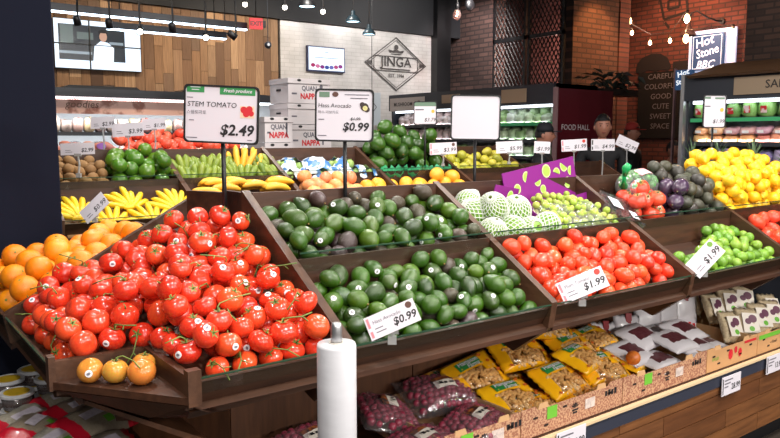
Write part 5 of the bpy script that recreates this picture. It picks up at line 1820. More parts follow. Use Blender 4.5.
MB().box(-0.28, -0.002, -0.085, 0.28, 0.0, -0.072).build('tag_line', LOG, t)
text('EST. 1994', 0.075, LOG, t, 0, -0.18, -0.002, align='CENTER', bold=0.001)
MB().prism([(-0.13, 0.175), (0.13, 0.175), (0.15, 0.215), (0.07, 0.20), (0.0, 0.225), (-0.07, 0.20), (-0.15, 0.215)], -0.003, 0, 'y').box(-0.10, -0.003, 0.145, 0.10, 0, 0.155).disc((0, -0.004, 0.255), 0.04, 12).build('bowl_mark', LOG, t)
for s in (-1, 1):
    MB().prism([(s * 0.46, -0.02), (s * 0.54, -0.02), (s * 0.56, 0.0), (s * 0.54, 0.025), (s * 0.46, 0.025)], -0.002, 0, 'y').build('side_mark', LOG, t)

# hanging linear lights and heads
LED = mat('led_strip', (255, 255, 255), 0.4, emit=((214, 236, 255), 6.0))
def linear(label, x0, x1, y, z):
    t = thing('linear_light', label, 'light', ((x0 + x1) / 2, y, z))
    w = (x1 - x0) / 2
    MB().box(-w, -0.03, 0.0, w, 0.03, 0.06).build('housing', CHAR, t)
    MB().box(-w, -0.024, -0.012, w, 0.024, 0.0).build('diffuser', LED, t)
    for s in (-0.8, 0.8):
        MB().tube([(s * w, 0, 0.06), (s * w, 0, 1.65)], 0.005, 6).build('cable', BLACK, t)
    return t
linear('long linear light hanging before the plank wall', 1.0, 3.17, 6.5, 2.64)
linear('second linear light hanging closer to the video wall', 2.0, 3.16, 6.95, 2.60)


def head(label, loc, aim, on, name='track_spotlight', r=0.030, L=0.08, group=None):
    t = thing(name, label, 'light', loc, 0, group)
    d = Vector(aim).normalized()
    M = (d.to_track_quat('Z', 'Y')).to_matrix().to_4x4()
    MB().lathe([(r * 0.6, -L), (r * 0.95, -L * 0.8), (r, 0.0), (r * 0.9, 0.0), (r * 0.85, -0.01)], 14, 0, M).build('can', BLACK, t, True)
    MB().lathe([(r * 0.8, -0.008), (r * 0.8, -0.004)], 12, 0, M).build('lens', mat('lamp_lens_on', (255, 255, 255), 0.3, emit=((255, 246, 228), 9.0)) if on else mat('lamp_lens_off', (70, 70, 74), 0.2), t)
    MB().tube([(0, 0, 0), (0, 0, L + 0.1), (0, 0, 0.45)], 0.008, 6).build('stem', BLACK, t)
    return t
DN = (-0.2, -0.5, -0.8)
G_ = 'track spotlights before the plank wall'
for loc in [(1.626, 6.469, 2.536), (1.837, 6.307, 2.511), (2.254, 5.987, 2.478)]:
    head('black track spotlight hanging by the linear light', loc, (0.3, 0.4, -1), False, group=G_)
for loc in [(2.035, 6.153, 2.478), (2.47, 5.817, 2.428)]:
    head('lit track spotlight aimed out from the plank wall', loc, (-0.3, -0.8, -0.5), True, group='lit spotlights before the plank wall')
head('black spotlight turned aside under the exit sign', (2.67, 5.666, 2.428), (0.7, -0.2, -0.5), False)
for loc in [(2.748, 5.646, 2.705), (3.012, 5.443, 2.68), (3.263, 5.249, 2.645)]:
    head('lit ceiling spotlight before the tiled wall', loc, (-0.4, -0.8, -0.35), True, r=0.026, L=0.07, group='lit ceiling spotlights')


def pendant(label, loc, r, m=BLACK, glow=(150, 225, 255)):
    t = thing('pendant_lamp', label, 'light', loc)
    MB().lathe([(r, 0), (r * 0.96, 0.02), (r * 0.55, r * 0.8), (r * 0.28, r * 1.0), (r * 0.26, r * 1.5), (0.006, r * 1.55)], 20, cap=False).build('shade', m, t, True)
    MB().lathe([(r * 0.85, 0.006), (r * 0.85, 0.012)], 18).build('diffuser', mat('pendant_diffuser', (255, 255, 255), 0.4, emit=((196, 236, 255), 5.0)), t)
    MB().tube([(0, 0, r * 1.5), (0.0, 0, 1.6)], 0.005, 6).build('cord', BLACK, t)
pendant('wide black pendant lamp hanging from the ceiling before the tiles', (3.161, 5.334, 2.685), 0.075)
pendant('dark bell-shaped pendant lamp above the wall screen', (3.459, 5.093, 2.56), 0.062, mat('dark_blue_shade', (36, 52, 60), 0.35))
pendant('small blue bell-shaped pendant lamp near the emblem', (3.558, 5.004, 2.455), 0.055, mat('dark_blue_shade', (36, 52, 60), 0.35))
t = thing('ceiling_camera', 'small dark camera globe on a thin rod', 'camera', (2.879, 5.501, 2.37))
MB().ball((0, 0, 0), 0.03, 12, 8).build('globe', CHAR, t, True)
MB().tube([(0, 0, 0.02), (0, 0, 1.9)], 0.003, 5).build('rod', CHAR, t)
MB().disc((-0.01, -0.031, 0.0), 0.012).build('lens', STEEL, t)

t = thing('exit_sign', 'red box exit sign hanging at the end of the linear light', 'sign', (3.20, 6.35, 2.615), FACE * 0.5)
MB().box(-0.062, -0.02, 0.012, 0.062, 0.02, 0.112).build('box', mat('exit_red', (190, 24, 34), 0.4, emit=((220, 30, 40), 0.8)), t)
MB().box(0.062, -0.02, 0.03, 0.09, 0.02, 0.09).build('lamp_head', BLACK, t)
MB().tube([(0, 0, 0.125), (0, 0, 1.68)], 0.006, 6).build('rod', BLACK, t)
text('EXIT', 0.056, mat('exit_letters', (120, 10, 20), 0.4), t, 0, 0.06, -0.022, align='CENTER', bold=0.002)

# ------------------------------------------------------------------ carton stack
BXW = mat('white_carton', (222, 214, 216), 0.6, noise=(4, (204, 194, 196), 0.4))
BXT = mat('carton_tape', (92, 84, 84), 0.6)
def nappa(label, x, y, z, w, d, h, lettering=True, rz=0.0):
    t = thing('nappa_carton', label, 'carton', (x, y, z), rz)
    MB().box(-w / 2, -d / 2, 0, w / 2, d / 2, h - 0.012).build('body', BXW, t)
    l = MB().box(-w / 2 - 0.006, -d / 2 - 0.006, h - 0.05, w / 2 + 0.006, d / 2 + 0.006, h).build('lid', BXW, t)
    MB().box(-w / 2 - 0.007, -d / 2 - 0.0075, h - 0.052, w / 2 + 0.007, -d / 2 - 0.0062, h - 0.047).build('lid_edge', BXT, t)
    sl = MB()
    for s in (-0.25, 0.25):
        sl.disc((s * w, -d / 2 - 0.0075, h - 0.018), 0.022, 10, rz=0.012)
    sl.build('hand_hole', INK, t)
    sd = MB().box(-w / 2 - 0.0075, -0.04, h * 0.5, -w / 2 - 0.0005, 0.04, h * 0.58)
    sd.build('side_slot', INK, t)
    if lettering:
        text('QUAN', 0.062, GREYINK, t, 0.0, h * 0.60, -d / 2 - 0.002, align='CENTER', bold=0.002, sx=0.9)
        text('NAPPA', 0.074, REDINK, t, 0.0, h * 0.28, -d / 2 - 0.002, align='CENTER', bold=0.003, sx=0.85)
        MB().prism([(w * 0.28, h * 0.2), (w * 0.31, h * 0.2), (w * 0.33, h * 0.75), (w * 0.28, h * 0.82), (w * 0.25, h * 0.72)], -d / 2 - 0.002, -d / 2 - 0.0005, 'y').build('figure_mark', GREYINK, t)
    MB().box(-w * 0.42, -d / 2 - 0.002, h * 0.35, -w * 0.30, -d / 2 - 0.0005, h * 0.42).build('stamp', GREYINK, t)
    return t
bx, by = 3.55, 6.15
zz = 1.0
nappa('white lidded NAPPA carton at the foot of the tall stack', bx, by, 1.20, 0.46, 0.36, 0.28)
nappa('white carton in the middle of the tall stack', bx + 0.01, by, 1.485, 0.46, 0.36, 0.24, True)
nappa('plain white carton second from the top of the tall stack', bx, by, 1.73, 0.46, 0.36, 0.19, False)
nappa('white lidded NAPPA carton on top of the tall stack', bx, by, 1.925, 0.45, 0.36, 0.23)
nappa('small white NAPPA carton on top of the short stack', bx - 0.38, by - 0.1, 1.56, 0.28, 0.34, 0.23)
nappa('small plain white carton under the short stack', bx - 0.38, by - 0.1, 1.32, 0.28, 0.34, 0.235, False)
t = thing('carton_stand', 'low dark stand carrying the white carton stacks', 'stand', (bx - 0.12, by, 0))
MB().box(-0.46, -0.32, 1.15, 0.38, 0.25, 1.195).build('top', BLACK, t)
for sx in (-0.42, 0.34):
    for sy in (-0.28, 0.21):
        MB().box(sx - 0.02, sy - 0.02, 0, sx + 0.02, sy + 0.02, 1.15).build('leg', BLACK, t)
MB().box(-0.44, -0.28, 1.196, -0.125, 0.06, 1.319).build('riser', BLACK, t)

# ------------------------------------------------------------------ coolers
TUBE = mat('cooler_tube', (255, 255, 255), 0.4, emit=((236, 246, 255), 3.0))
CWHITE = mat('cooler_lining', (196, 200, 204), 0.5)


def cooler(label, L, D, zs, ztop, loc, rz, header, extra=None, lit=10):
    """open upright cooler, front along local x, facing -y"""
    t = thing('upright_cooler', label, 'cooler', loc, rz)
    MB().box(-L / 2, D - 0.04, 0.3, L / 2, D, ztop).build('back_panel', CWHITE, t)
    for s in (-1, 1):
        MB().box(s * L / 2 - 0.02, 0.0, 0, s * L / 2 + 0.02, D, ztop).build('end_panel', CHAR, t)
    MB().box(-L / 2, 0, 0, L / 2, D, 0.75).build('plinth', CHAR, t)
    MB().box(-L / 2 - 0.02, -0.05, ztop - header, L / 2 + 0.02, D, ztop).build('header', CHAR, t)
    MB().box(-L / 2 + 0.05, 0.02, ztop - header - 0.03, L / 2 - 0.05, 0.06, ztop - header - 0.002).build('light_tube', TUBE, t)
    for z in zs:
        sh = MB().box(-L / 2 + 0.02, 0.05, z - 0.02, L / 2 - 0.02, D - 0.04, z).build('shelf', CHAR, t)
        MB().box(-L / 2 + 0.02, 0.03, z - 0.035, L / 2 - 0.02, 0.05, z + 0.005).build('price_rail', CHAR, sh)
        d = bpy.data.lights.new('cooler_lamp', 'AREA')
        d.shape, d.size, d.size_y, d.energy, d.color = 'RECTANGLE', L * 0.92, 0.03, lit, (0.93, 0.97, 1.0)
        o = bpy.data.objects.new('cooler_lamp', d)
        COL.objects.link(o)
        o.matrix_world = Matrix.Translation(loc) @ Matrix.Rotation(rz, 4, 'Z') @ Matrix.Translation((0, 0.045, z + 0.20)) @ Matrix.Rotation(math.radians(40), 4, 'X')
    return t


def pack_mesh(name, w, d, h, m, seed):
    g = MB()
    g.lathe([(0.7, 0), (1.0, 0.25), (1.0, 0.6), (0.75, 0.92), (0.35, 1.0)], 10)
    me = g.mesh(name, m, True)
    for i, v in enumerate(me.vertices):
        k = 1 + 0.25 * (hashn(i, seed) - 0.5)
        c = v.co
        # squarish footprint
        a = max(abs(c.x), abs(c.y), 1e-6) / max(1e-6, math.hypot(c.x, c.y))
        s = 1 / max(a, 0.75) * 0.9
        v.co = (c.x * s * k * w / 2, c.y * s * k * d / 2, c.z * h * k)
    return me


PK_P = mat('mushroom_pack_film', (222, 200, 196), 0.35, ramp=[(240, 230, 226), (224, 204, 200), (214, 188, 184), (234, 220, 216)], noise=(25, (176, 134, 128), 0.5), coat=0.4)
PK_G = mat('leafy_pack_film', (170, 196, 140), 0.4, ramp=[(222, 232, 208), (170, 204, 134), (234, 236, 230), (140, 184, 110), (208, 216, 196)], noise=(25, (110, 160, 90), 0.45), coat=0.4)
PK_M = mat('meat_pack_film', (180, 110, 100), 0.35, ramp=[(190, 96, 84), (150, 142, 132), (206, 190, 170), (90, 74, 70), (196, 80, 66), (170, 160, 110)], noise=(20, (220, 190, 180), 0.4), coat=0.4)
PK_S = mat('salad_leaf', (96, 160, 70), 0.4, ramp=[(88, 152, 60), (130, 186, 96), (72, 130, 54)], noise=(30, (190, 214, 150), 0.4), coat=0.3)
PK_F = mat('cut_fruit', (232, 140, 80), 0.35, ramp=[(238, 142, 70), (236, 170, 110), (214, 96, 90), (240, 190, 120), (150, 90, 150)], noise=(30, (250, 220, 180), 0.4), coat=0.4)
PK_V = mat('purple_veg_pack', (96, 84, 150), 0.35, ramp=[(90, 84, 160), (150, 120, 170), (200, 200, 220), (70, 70, 140)], noise=(20, (220, 220, 235), 0.4), coat=0.4)
pkm = {k: [pack_mesh('pack', 1, 1, 1, m, s) for s in range(2)] for k, m in dict(p=PK_P, g=PK_G, m=PK_M, s=PK_S, f=PK_F, v=PK_V).items()}
PLAB = MB().box(-0.2, -0.52, 0.35, 0.2, -0.5, 0.75)
plab_w = PLAB.mesh('pack_label', mat('pack_label_white', (236, 234, 232), 0.5))
plab_r = PLAB.mesh('pack_label', mat('pack_label_red', (200, 40, 50), 0.5, noise=(3, (240, 230, 230), 0.8, 0.45, 0.55)))


def packs(Mw, x0, x1, z, step, size, kind, name, label, cat, group, lab=None, jit=0.3, y=0.14, tilt=0.2):
    x = x0
    i = 0
    while x < x1:
        w, d, h = size
        k = kind(x) if callable(kind) else kind
        o = link(name, random.choice(pkm[k]), None)
        o.matrix_world = Mw @ Matrix.Translation((x, y, z + 0.002)) @ Matrix.Rotation(random.uniform(-jit, jit), 4, 'Z') @ Matrix.Rotation(tilt, 4, 'X') @ Matrix.Diagonal((w, d, h * random.uniform(0.85, 1.1), 1))
        tag(o, label(x) if callable(label) else label, cat, group(x) if callable(group) else group)
        if lab is not None:
            link('pack_label', lab, o)
        x += step * random.uniform(0.92, 1.08)
        i += 1


# produce cooler beyond the far island (faces the end of the islands)
CX, CY0, CY1 = 6.5, 5.5, 8.55
loc = (CX, (CY0 + CY1) / 2, 0)
RZ = -PI / 2
LL = CY1 - CY0
tc = cooler('long dark open cooler of packed mushrooms and leafy greens', LL, 0.75, [1.18, 1.38, 1.58, 1.78], 2.22, loc, RZ, 0.23, lit=24)
Mw = Matrix.Translation(loc) @ Matrix.Rotation(RZ, 4, 'Z')
for z, st in [(1.18, 0.15), (1.38, 0.145), (1.58, 0.14), (1.78, 0.135)]:
    # local x runs from the wall end (-) to the near end (+)
    packs(Mw, -LL / 2 + 0.1, LL / 2 - 0.08, z, st, (0.13, 0.17, 0.12), lambda x: 'p' if x < -0.25 else 'g', 'produce_pack',
          lambda x: 'pale wrapped mushroom pack on a shelf of the long cooler' if x < -0.25 else 'wrapped green leafy pack on a shelf of the long cooler', 'package',
          lambda x: 'mushroom packs in the long cooler' if x < -0.25 else 'leafy packs in the long cooler')
    if z > 1.5:
        packs(Mw, -LL / 2 + 0.16, LL / 2 - 0.08, z + 0.09, st * 1.3, (0.12, 0.15, 0.085), lambda x: 'p' if x < -0.25 else 'g', 'produce_pack',
              lambda x: 'pale wrapped mushroom pack on a shelf of the long cooler' if x < -0.25 else 'wrapped green leafy pack on a shelf of the long cooler', 'package',
              lambda x: 'mushroom packs in the long cooler' if x < -0.25 else 'leafy packs in the long cooler', y=0.2)
SIGNT = mat('tan_sign', (176, 148, 122), 0.6)
SIGNG = mat('grey_tan_sign', (170, 158, 152), 0.6)
def header_sign(parent, x0, x1, z0, z1, m, txt=None, size=0.09, y=-0.053):
    s = MB().box(x0, y - 0.012, z0, x1, y, z1).build('header_sign', m, parent)
    if txt:
        text(txt, size, INK, s, (x0 + x1) / 2 - (0.08 if m is SIGNG else 0), (z0 + z1) / 2, y - 0.014, align='CENTER', bold=0.001)
    return s
s = header_sign(tc, -1.50, -0.72, 1.985, 2.17, SIGNG, 'MUSHROOM', 0.075)
MB().disc((-0.83, -0.068, 2.08), 0.05, 12, rz=0.04).disc((-0.90, -0.069, 2.06), 0.035, 12).build('mushroom_picture', mat('picture_brown', (92, 60, 52), 0.6), s)
header_sign(tc, -0.35, 0.0, 2.06, 2.17, SIGNT)
header_sign(tc, 0.75, 1.15, 2.02, 2.18, SIGNT)
MB().box(0.35, 0.022, 1.745, 1.5, 0.03, 1.785).build('green_rail', mat('green_price_rail', (60, 170, 110), 0.4), tc)

# emblem flag panel beside the cooler
t = thing('hanging_flag', 'pale grey hanging panel with a small diamond emblem', 'flag', (5.95, 8.3, 1.78), FACE)
MB().box(-0.12, -0.01, 0, 0.12, 0.01, 0.45).build('panel', mat('pale_grey_panel', (176, 184, 192), 0.6), t)
MB().tube([(0, 0, 0.45), (0, 0, 2.52)], 0.005, 6).build('rod', BLACK, t)
dm = diamond(0.07, 0.10, 0.02, -0.012)
o = dm.build('emblem', GREYINK, t)
o.location = (0, 0, 0.25)

# dark red slab with white letters at the cooler's end
t = thing('food_hall_panel', 'dark red end panel reading FOOD HALL beside the long cooler', 'sign', (6.86, 5.44, 0))
MB().box(-0.40, -0.02, 0, 0.62, 0.02, 2.16).build('panel', mat('dark_red_panel', (84, 20, 30), 0.35), t)
MB().box(-0.42, -0.03, 0, -0.40, 0.03, 2.17).build('edge_strip', mat('pink_grey_edge', (140, 108, 112), 0.4), t)
text('FOOD HALL', 0.092, mat('white_letters', (210, 200, 204), 0.5), t, -0.33, 1.72, -0.023)

# salad cooler
SX, SY0, SY1 = 6.5, 1.3, 3.87
loc = (SX, (SY0 + SY1) / 2, 0)
LL2 = SY1 - SY0
ts = cooler('open salad cooler with dark header, beside the brick alcove', LL2, 0.75, [1.16, 1.37, 1.56, 1.785], 2.17, loc, RZ, 0.22, lit=15)
Ms = Matrix.Translation(loc) @ Matrix.Rotation(RZ, 4, 'Z')
MB().box(-LL2 / 2 - 0.035, -0.06, 0.0, -LL2 / 2 - 0.0, 0.03, 2.2).build('jamb', STEEL, ts)
MB().box(-LL2 / 2 + 0.03, 0.02, 1.75, LL2 / 2 - 0.03, 0.03, 1.785).build('green_rail', mat('green_price_rail', (60, 170, 110), 0.4), ts)
header_sign(ts, -0.80, 0.9, 1.985, 2.14, mat('salad_sign_tan', (150, 130, 108), 0.6), None)
text('SALAD', 0.10, INK, ts, -0.52, 2.065, -0.07, align='LEFT')
text('BAR', 0.10, INK, ts, -0.12, 2.065, -0.07, align='LEFT')
packs(Ms, -LL2 / 2 + 0.1, LL2 / 2 - 0.1, 1.785, 0.155, (0.14, 0.16, 0.15), 's', 'salad_box', 'green salad box with a red label on the top cooler shelf', 'package', 'salad boxes on the top cooler shelf', plab_r, 0.1)
packs(Ms, -LL2 / 2 + 0.1, LL2 / 2 - 0.1, 1.56, 0.15, (0.145, 0.16, 0.075), 'f', 'fruit_box', 'box of bright cut fruit on the middle cooler shelf', 'package', 'cut fruit boxes on the middle cooler shelf', None, 0.1)
packs(Ms, -LL2 / 2 + 0.1, LL2 / 2 - 0.1, 1.637, 0.15, (0.145, 0.16, 0.07), 'f', 'fruit_box', 'box of bright cut fruit on the middle cooler shelf', 'package', 'cut fruit boxes on the middle cooler shelf', plab_w, 0.1)
packs(Ms, -LL2 / 2 + 0.1, LL2 / 2 - 0.1, 1.37, 0.15, (0.14, 0.16, 0.13), 'v', 'vegetable_pack', 'purple and white vegetable pack on a low cooler shelf', 'package', 'purple vegetable packs in the salad cooler', None, 0.2)
packs(Ms, -LL2 / 2 + 0.1, LL2 / 2 - 0.1, 1.16, 0.16, (0.14, 0.16, 0.13), 'g', 'vegetable_pack', 'wrapped green vegetable pack low in the salad cooler', 'package', 'green packs low in the salad cooler', None, 0.2)
# slanted brown canopy above the salad cooler
t = thing('canopy', 'slanted brown wooden canopy above the salad cooler', 'canopy', (6.6, 2.5, 2.195))
MB().prism([(-0.25, -0.02), (-0.22, -0.04), (0.4, 0.10), (0.4, 0.14)], -1.3, 1.30, 'y').build('roof_board', mat('canopy_wood', (104, 72, 46), 0.6, noise=(6, (80, 54, 34), 0.5)), t)
MB().prism([(-0.25, -0.02), (0.4, 0.13), (0.4, -0.02)], 1.28, 1.305, 'y').build('end_board', mat('canopy_trim', (78, 54, 36), 0.6), t)

# back wall cooler under the planks
loc = (3.1, 8.25, 0)
tb = cooler('dark meat cooler with a picture poster under the plank wall', 4.0, 0.72, [1.40, 1.66], 2.13, loc, 0.0, 0.09, lit=22)
pz = MB().box(-1.35, 0.02, 1.86, 0.15, 0.035, 2.035).build('poster', mat('poster_pink', (236, 190, 176), 0.5, noise=(7, (150, 84, 66), 0.85, 0.5, 0.62)), tb)
text('goodies', 0.11, mat('poster_letters', (110, 70, 50), 0.5), pz, -1.02, 1.96, 0.015, align='CENTER', shear=0.2)
pz2 = MB().box(0.16, 0.02, 1.845, 0.50, 0.035, 2.035).build('poster', mat('poster_dark', (64, 38, 34), 0.5, noise=(14, (214, 176, 140), 0.85, 0.5, 0.58)), tb)
Mb = Matrix.Translation(loc)
packs(Mb, -1.9, 1.9, 1.66, 0.125, (0.115, 0.15, 0.155), 'm', 'meat_pack', 'wrapped meat or deli pack on the top shelf under the poster', 'package', 'deli packs on the top shelf of the back cooler', None, 0.1, 0.16, 0.1)
packs(Mb, -1.9, 1.9, 1.40, 0.15, (0.14, 0.15, 0.10), 'm', 'meat_pack', 'wrapped tray on the lower shelf of the back cooler', 'package', 'trays on the lower shelf of the back cooler', plab_w, 0.1, 0.14, 0.2)
tt = MB()
for (x0, x1) in [(-1.2, -0.35), (0.1, 0.55)]:
    MB().prism([(x0, 2.13), (x1, 2.13), (x1 - 0.05, 2.17), (x0 + 0.08, 2.17)], 0.1, 0.5, 'y').build('top_unit', BLACK, tb)

# ------------------------------------------------------------------ brick alcove
EM = mat('bulb_glow', (255, 230, 190), 0.3, emit=((255, 208, 150), 14.0))
wire = MB()
BUL = [(10, 7.066, 3.67), (10, 7.001, 3.43), (10, 6.939, 3.239), (10, 6.612, 3.051), (10, 6.274, 3.046), (10, 6.014, 3.335), (10, 6.016, 3.048), (10, 5.31, 3.041)]
bm_ = MB().lathe([(0.006, -0.045), (0.026, -0.025), (0.032, 0.0), (0.024, 0.03), (0.013, 0.05), (0.012, 0.055)], 12).mesh('bulb', EM, True)
sk = MB().lathe([(0.014, 0.05), (0.016, 0.09), (0.008, 0.10)], 10).mesh('socket', BLACK, True)
t = thing('string_lights', 'string of warm bare bulbs hanging in the brick alcove', 'string lights', (10, 6.3, 3.9))
for b in BUL:
    lo = Vector(b) - Vector((10, 6.3, 3.9))
    o = link('bulb', bm_, t, lo, None, (1.35 if b[2] > 3.3 or b[1] < 6.1 else 0.8,) * 3)
    link('socket', sk, o)
pts = [Vector(b) - Vector((10, 6.3, 3.9)) + Vector((0, 0, 0.13)) for b in BUL]
MB().tube(pts, 0.006, 5).build('wire', BLACK, t)
for (x, y, z, p) in [(9.9, 6.9, 3.4, 22), (9.9, 6.05, 3.2, 30), (9.9, 5.35, 3.05, 22)]:
    lamp('bulb_light', 'POINT', (x, y, z), p, (1, 0.5, 0.24), 0.04)

BLU = mat('sign_blue', (36, 66, 104), 0.4, emit=((40, 78, 120), 0.5))
LWH = mat('sign_letter_white', (240, 244, 250), 0.4, emit=((236, 244, 255), 1.0))
t = thing('hot_stone_sign', 'lit blue square sign reading Hot Stone BBC', 'sign', (10.90, 6.17, 2.66), RZ)
MB().box(-0.34, 0.02, -0.02, 0.42, 0.06, 0.62).build('light_box', mat('sign_halo', (230, 236, 246), 0.4, emit=((206, 214, 250), 0.75)), t)
MB().box(-0.26, -0.04, 0.0, 0.26, 0.02, 0.555).build('face', BLU, t)
bo = MB()
for (a, b, c_, d_) in [(-0.235, 0.025, 0.235, 0.033), (-0.235, 0.52, 0.235, 0.528), (-0.235, 0.025, -0.227, 0.528), (0.227, 0.025, 0.235, 0.528)]:
    bo.box(a, -0.044, b, c_, -0.0405, d_)
bo.build('border_line', LWH, t)
text('Hot', 0.20, LWH, t, -0.20, 0.40, -0.045, shear=0.15, bold=0.002, rot=0.22, sx=0.95)
text('Stone', 0.19, LWH, t, -0.18, 0.235, -0.045, shear=0.15, bold=0.002, rot=0.22, sx=0.85)
text('BBC', 0.16, LWH, t, -0.17, 0.085, -0.045, shear=0.25, bold=0.002)
t = thing('hot_stone_sign', 'small blade sign reading Hot Stone beside the cooler jamb', 'sign', (7.6, 4.565, 2.14), RZ + 0.15)
MB().box(-0.10, -0.02, 0, 0.10, 0.02, 0.22).build('face', BLU, t)
MB().box(-0.115, -0.025, -2.12, -0.10, 0.025, 0.24).build('post', mat('pink_grey_edge', (140, 108, 112), 0.4), t)
text('Hot', 0.085, LWH, t, -0.08, 0.16, -0.024, shear=0.15, bold=0.002, rot=0.3)
text('Stone', 0.075, LWH, t, -0.09, 0.07, -0.024, shear=0.15, bold=0.002, rot=0.3)
lamp('sign_light', 'POINT', (10.5, 6.1, 3.25), 5, (0.85, 0.9, 1.0), 0.05)

# gooseneck lamp over the lit sign
t = thing('gooseneck_lamp', 'dark gooseneck wall lamp beside the lit blue sign', 'light', (10.98, 6.02, 3.40))
MB().tube([(0, 0, 0), (-0.12, 0.03, 0.0), (-0.22, 0.12, 0.05), (-0.26, 0.26, 0.16), (-0.26, 0.36, 0.14), (-0.26, 0.40, 0.02)], 0.014, 7).build('arm', BLACK, t, True)
MB().lathe([(0.13, -0.20), (0.05, -0.06), (0.03, 0.02), (0.01, 0.04)], 16, 0, Matrix.Translation((-0.26, 0.40, 0.0)), cap=False).build('shade', mat('bronze_shade', (66, 44, 38), 0.5), t, True)
MB().lathe([(0.05, -0.012), (0.05, 0.012)], 12, 0, Matrix.Rotation(PI / 2, 4, 'Y')).build('wall_plate', BLACK, t)

# black painted marks and chalk words on the alcove brick
PNT = mat('black_wall_paint', (30, 26, 28), 0.8)
t = thing('wall_mural', 'black painted umbrella and strokes on the red brick alcove', 'mural', (10.985, 6.9, 2.0), RZ)
def stroke(parent, pts, r, y=0.0):
    m = MB()
    for a, b in zip(pts[:-1], pts[1:]):
        d = Vector((b[0] - a[0], b[1] - a[1]))
        n = Vector((-d.y, d.x)).normalized() * r
        m.add([(a[0] + n.x, y, a[1] + n.y), (a[0] - n.x, y, a[1] - n.y), (b[0] - n.x, y, b[1] - n.y), (b[0] + n.x, y, b[1] + n.y)], [(0, 1, 2, 3)])
    return m.build('stroke', PNT, parent)
um = [(-0.62 + 0.0, 0.72), (-0.60, 0.86), (-0.50, 0.96), (-0.33, 1.01), (-0.15, 1.0), (-0.02, 0.92), (0.05, 0.78), (0.0, 0.70), (-0.12, 0.73), (-0.25, 0.70), (-0.38, 0.74), (-0.5, 0.69)]
MB().prism(um, -0.002, 0.0, 'y').build('umbrella_canopy', PNT, t)
stroke(t, [(0.22, 0.85), (0.22, -0.2)], 0.14)
stroke(t, [(-0.25, 0.25), (0.45, 0.25)], 0.06, -0.003)
for pts in [[(-0.22, 1.95), (0.25, 1.95), (0.30, 1.62), (-0.12, 1.55), (-0.22, 1.95)], [(-0.05, 1.85), (0.15, 1.85), (0.15, 1.72), (-0.05, 1.70), (-0.05, 1.85)], [(-0.10, 1.50), (-0.02, 1.40)], [(0.20, 1.52), (0.32, 1.42)]]:
    stroke(t, pts, 0.022)
t = thing('chalkboard', 'black chalkboard with white handwritten words in the alcove', 'chalkboard', (10.955, 7.0, 1.7), RZ)
MB().box(-0.44, 0, -0.1, 0.46, 0.02, 1.0).build('board', mat('chalkboard_black', (12, 11, 12), 0.9), t)
CHK = mat('chalk', (112, 108, 112), 0.9)
for i, w_ in enumerate(['CAREFUL', 'COLORFUL', 'GOOD', 'CUTE', 'SWEET', 'SPACE']):
    text(w_, 0.125, CHK, t, 0.0, 0.92 - i * 0.165, -0.003, align='CENTER', shear=0.05)

# bare bulb by the brick pier
t = thing('pendant_bulb', 'bare glass bulb on a black arm by the grey brick pier', 'light', (7.4, 8.15, 3.42))
MB().lathe([(0.02, -0.075), (0.05, -0.05), (0.065, -0.01), (0.045, 0.05), (0.025, 0.08)], 14).build('globe', film('bulb_glass', (255, 225, 220), 0.2, 0.05, 0.0, milk=0.1), t, True)
MB().tube([(0, 0, -0.03), (0.01, 0, 0.0), (-0.01, 0, 0.02), (0, 0, 0.06)], 0.005, 5).build('filament', EM, t)
MB().lathe([(0.03, 0.07), (0.035, 0.14), (0.02, 0.17)], 12).build('socket', BLACK, t, True)
MB().tube([(0, 0, 0.16), (0.02, 0, 0.3), (0.12, -0.08, 0.34), (0.15, -0.1, 1.0)], 0.008, 6).build('arm', BLACK, t)
MB().ball((0.15, -0.11, 0.14), (0.09, 0.05, 0.09), 12, 8).build('mount', BLACK, t, True)

# dark shrub on top of the food hall panel
t = thing('shelf_plant', 'dark leafy plant on the ledge behind the red panel', 'plant', (7.72, 5.60, 2.14))
LEAF = mat('dark_leaf', (24, 30, 26), 0.6, ramp=[(20, 24, 22), (32, 40, 30)])
lm = MB().add([(0, 0, 0), (0.03, 0.05, 0.01), (0, 0.13, -0.01), (-0.03, 0.05, 0.01)], [(0, 1, 2, 3)]).mesh('leaf', LEAF)
for i in range(70):
    p = Vector((random.gauss(0, 0.2), random.gauss(0, 0.12), 0.05 + 0.22 * random.random()))
    link('leaf', lm, t, p, (random.uniform(-1, 1), random.uniform(-1, 1), random.uniform(0, 6.28)), (1.2,) * 3)
MB().box(-0.35, -0.12, -0.02, 0.35, 0.12, 0.06).build('planter', BLACK, t)

# ------------------------------------------------------------------ people behind the far island
SKIN = mat('person_skin', (170, 116, 96), 0.5, noise=(10, (150, 98, 82), 0.3))
HAIR = mat('black_hair', (22, 19, 20), 0.5, bump=(80, 0.5))
CLOTH = mat('black_clothing', (22, 22, 26), 0.8, noise=(20, (34, 34, 38), 0.5))


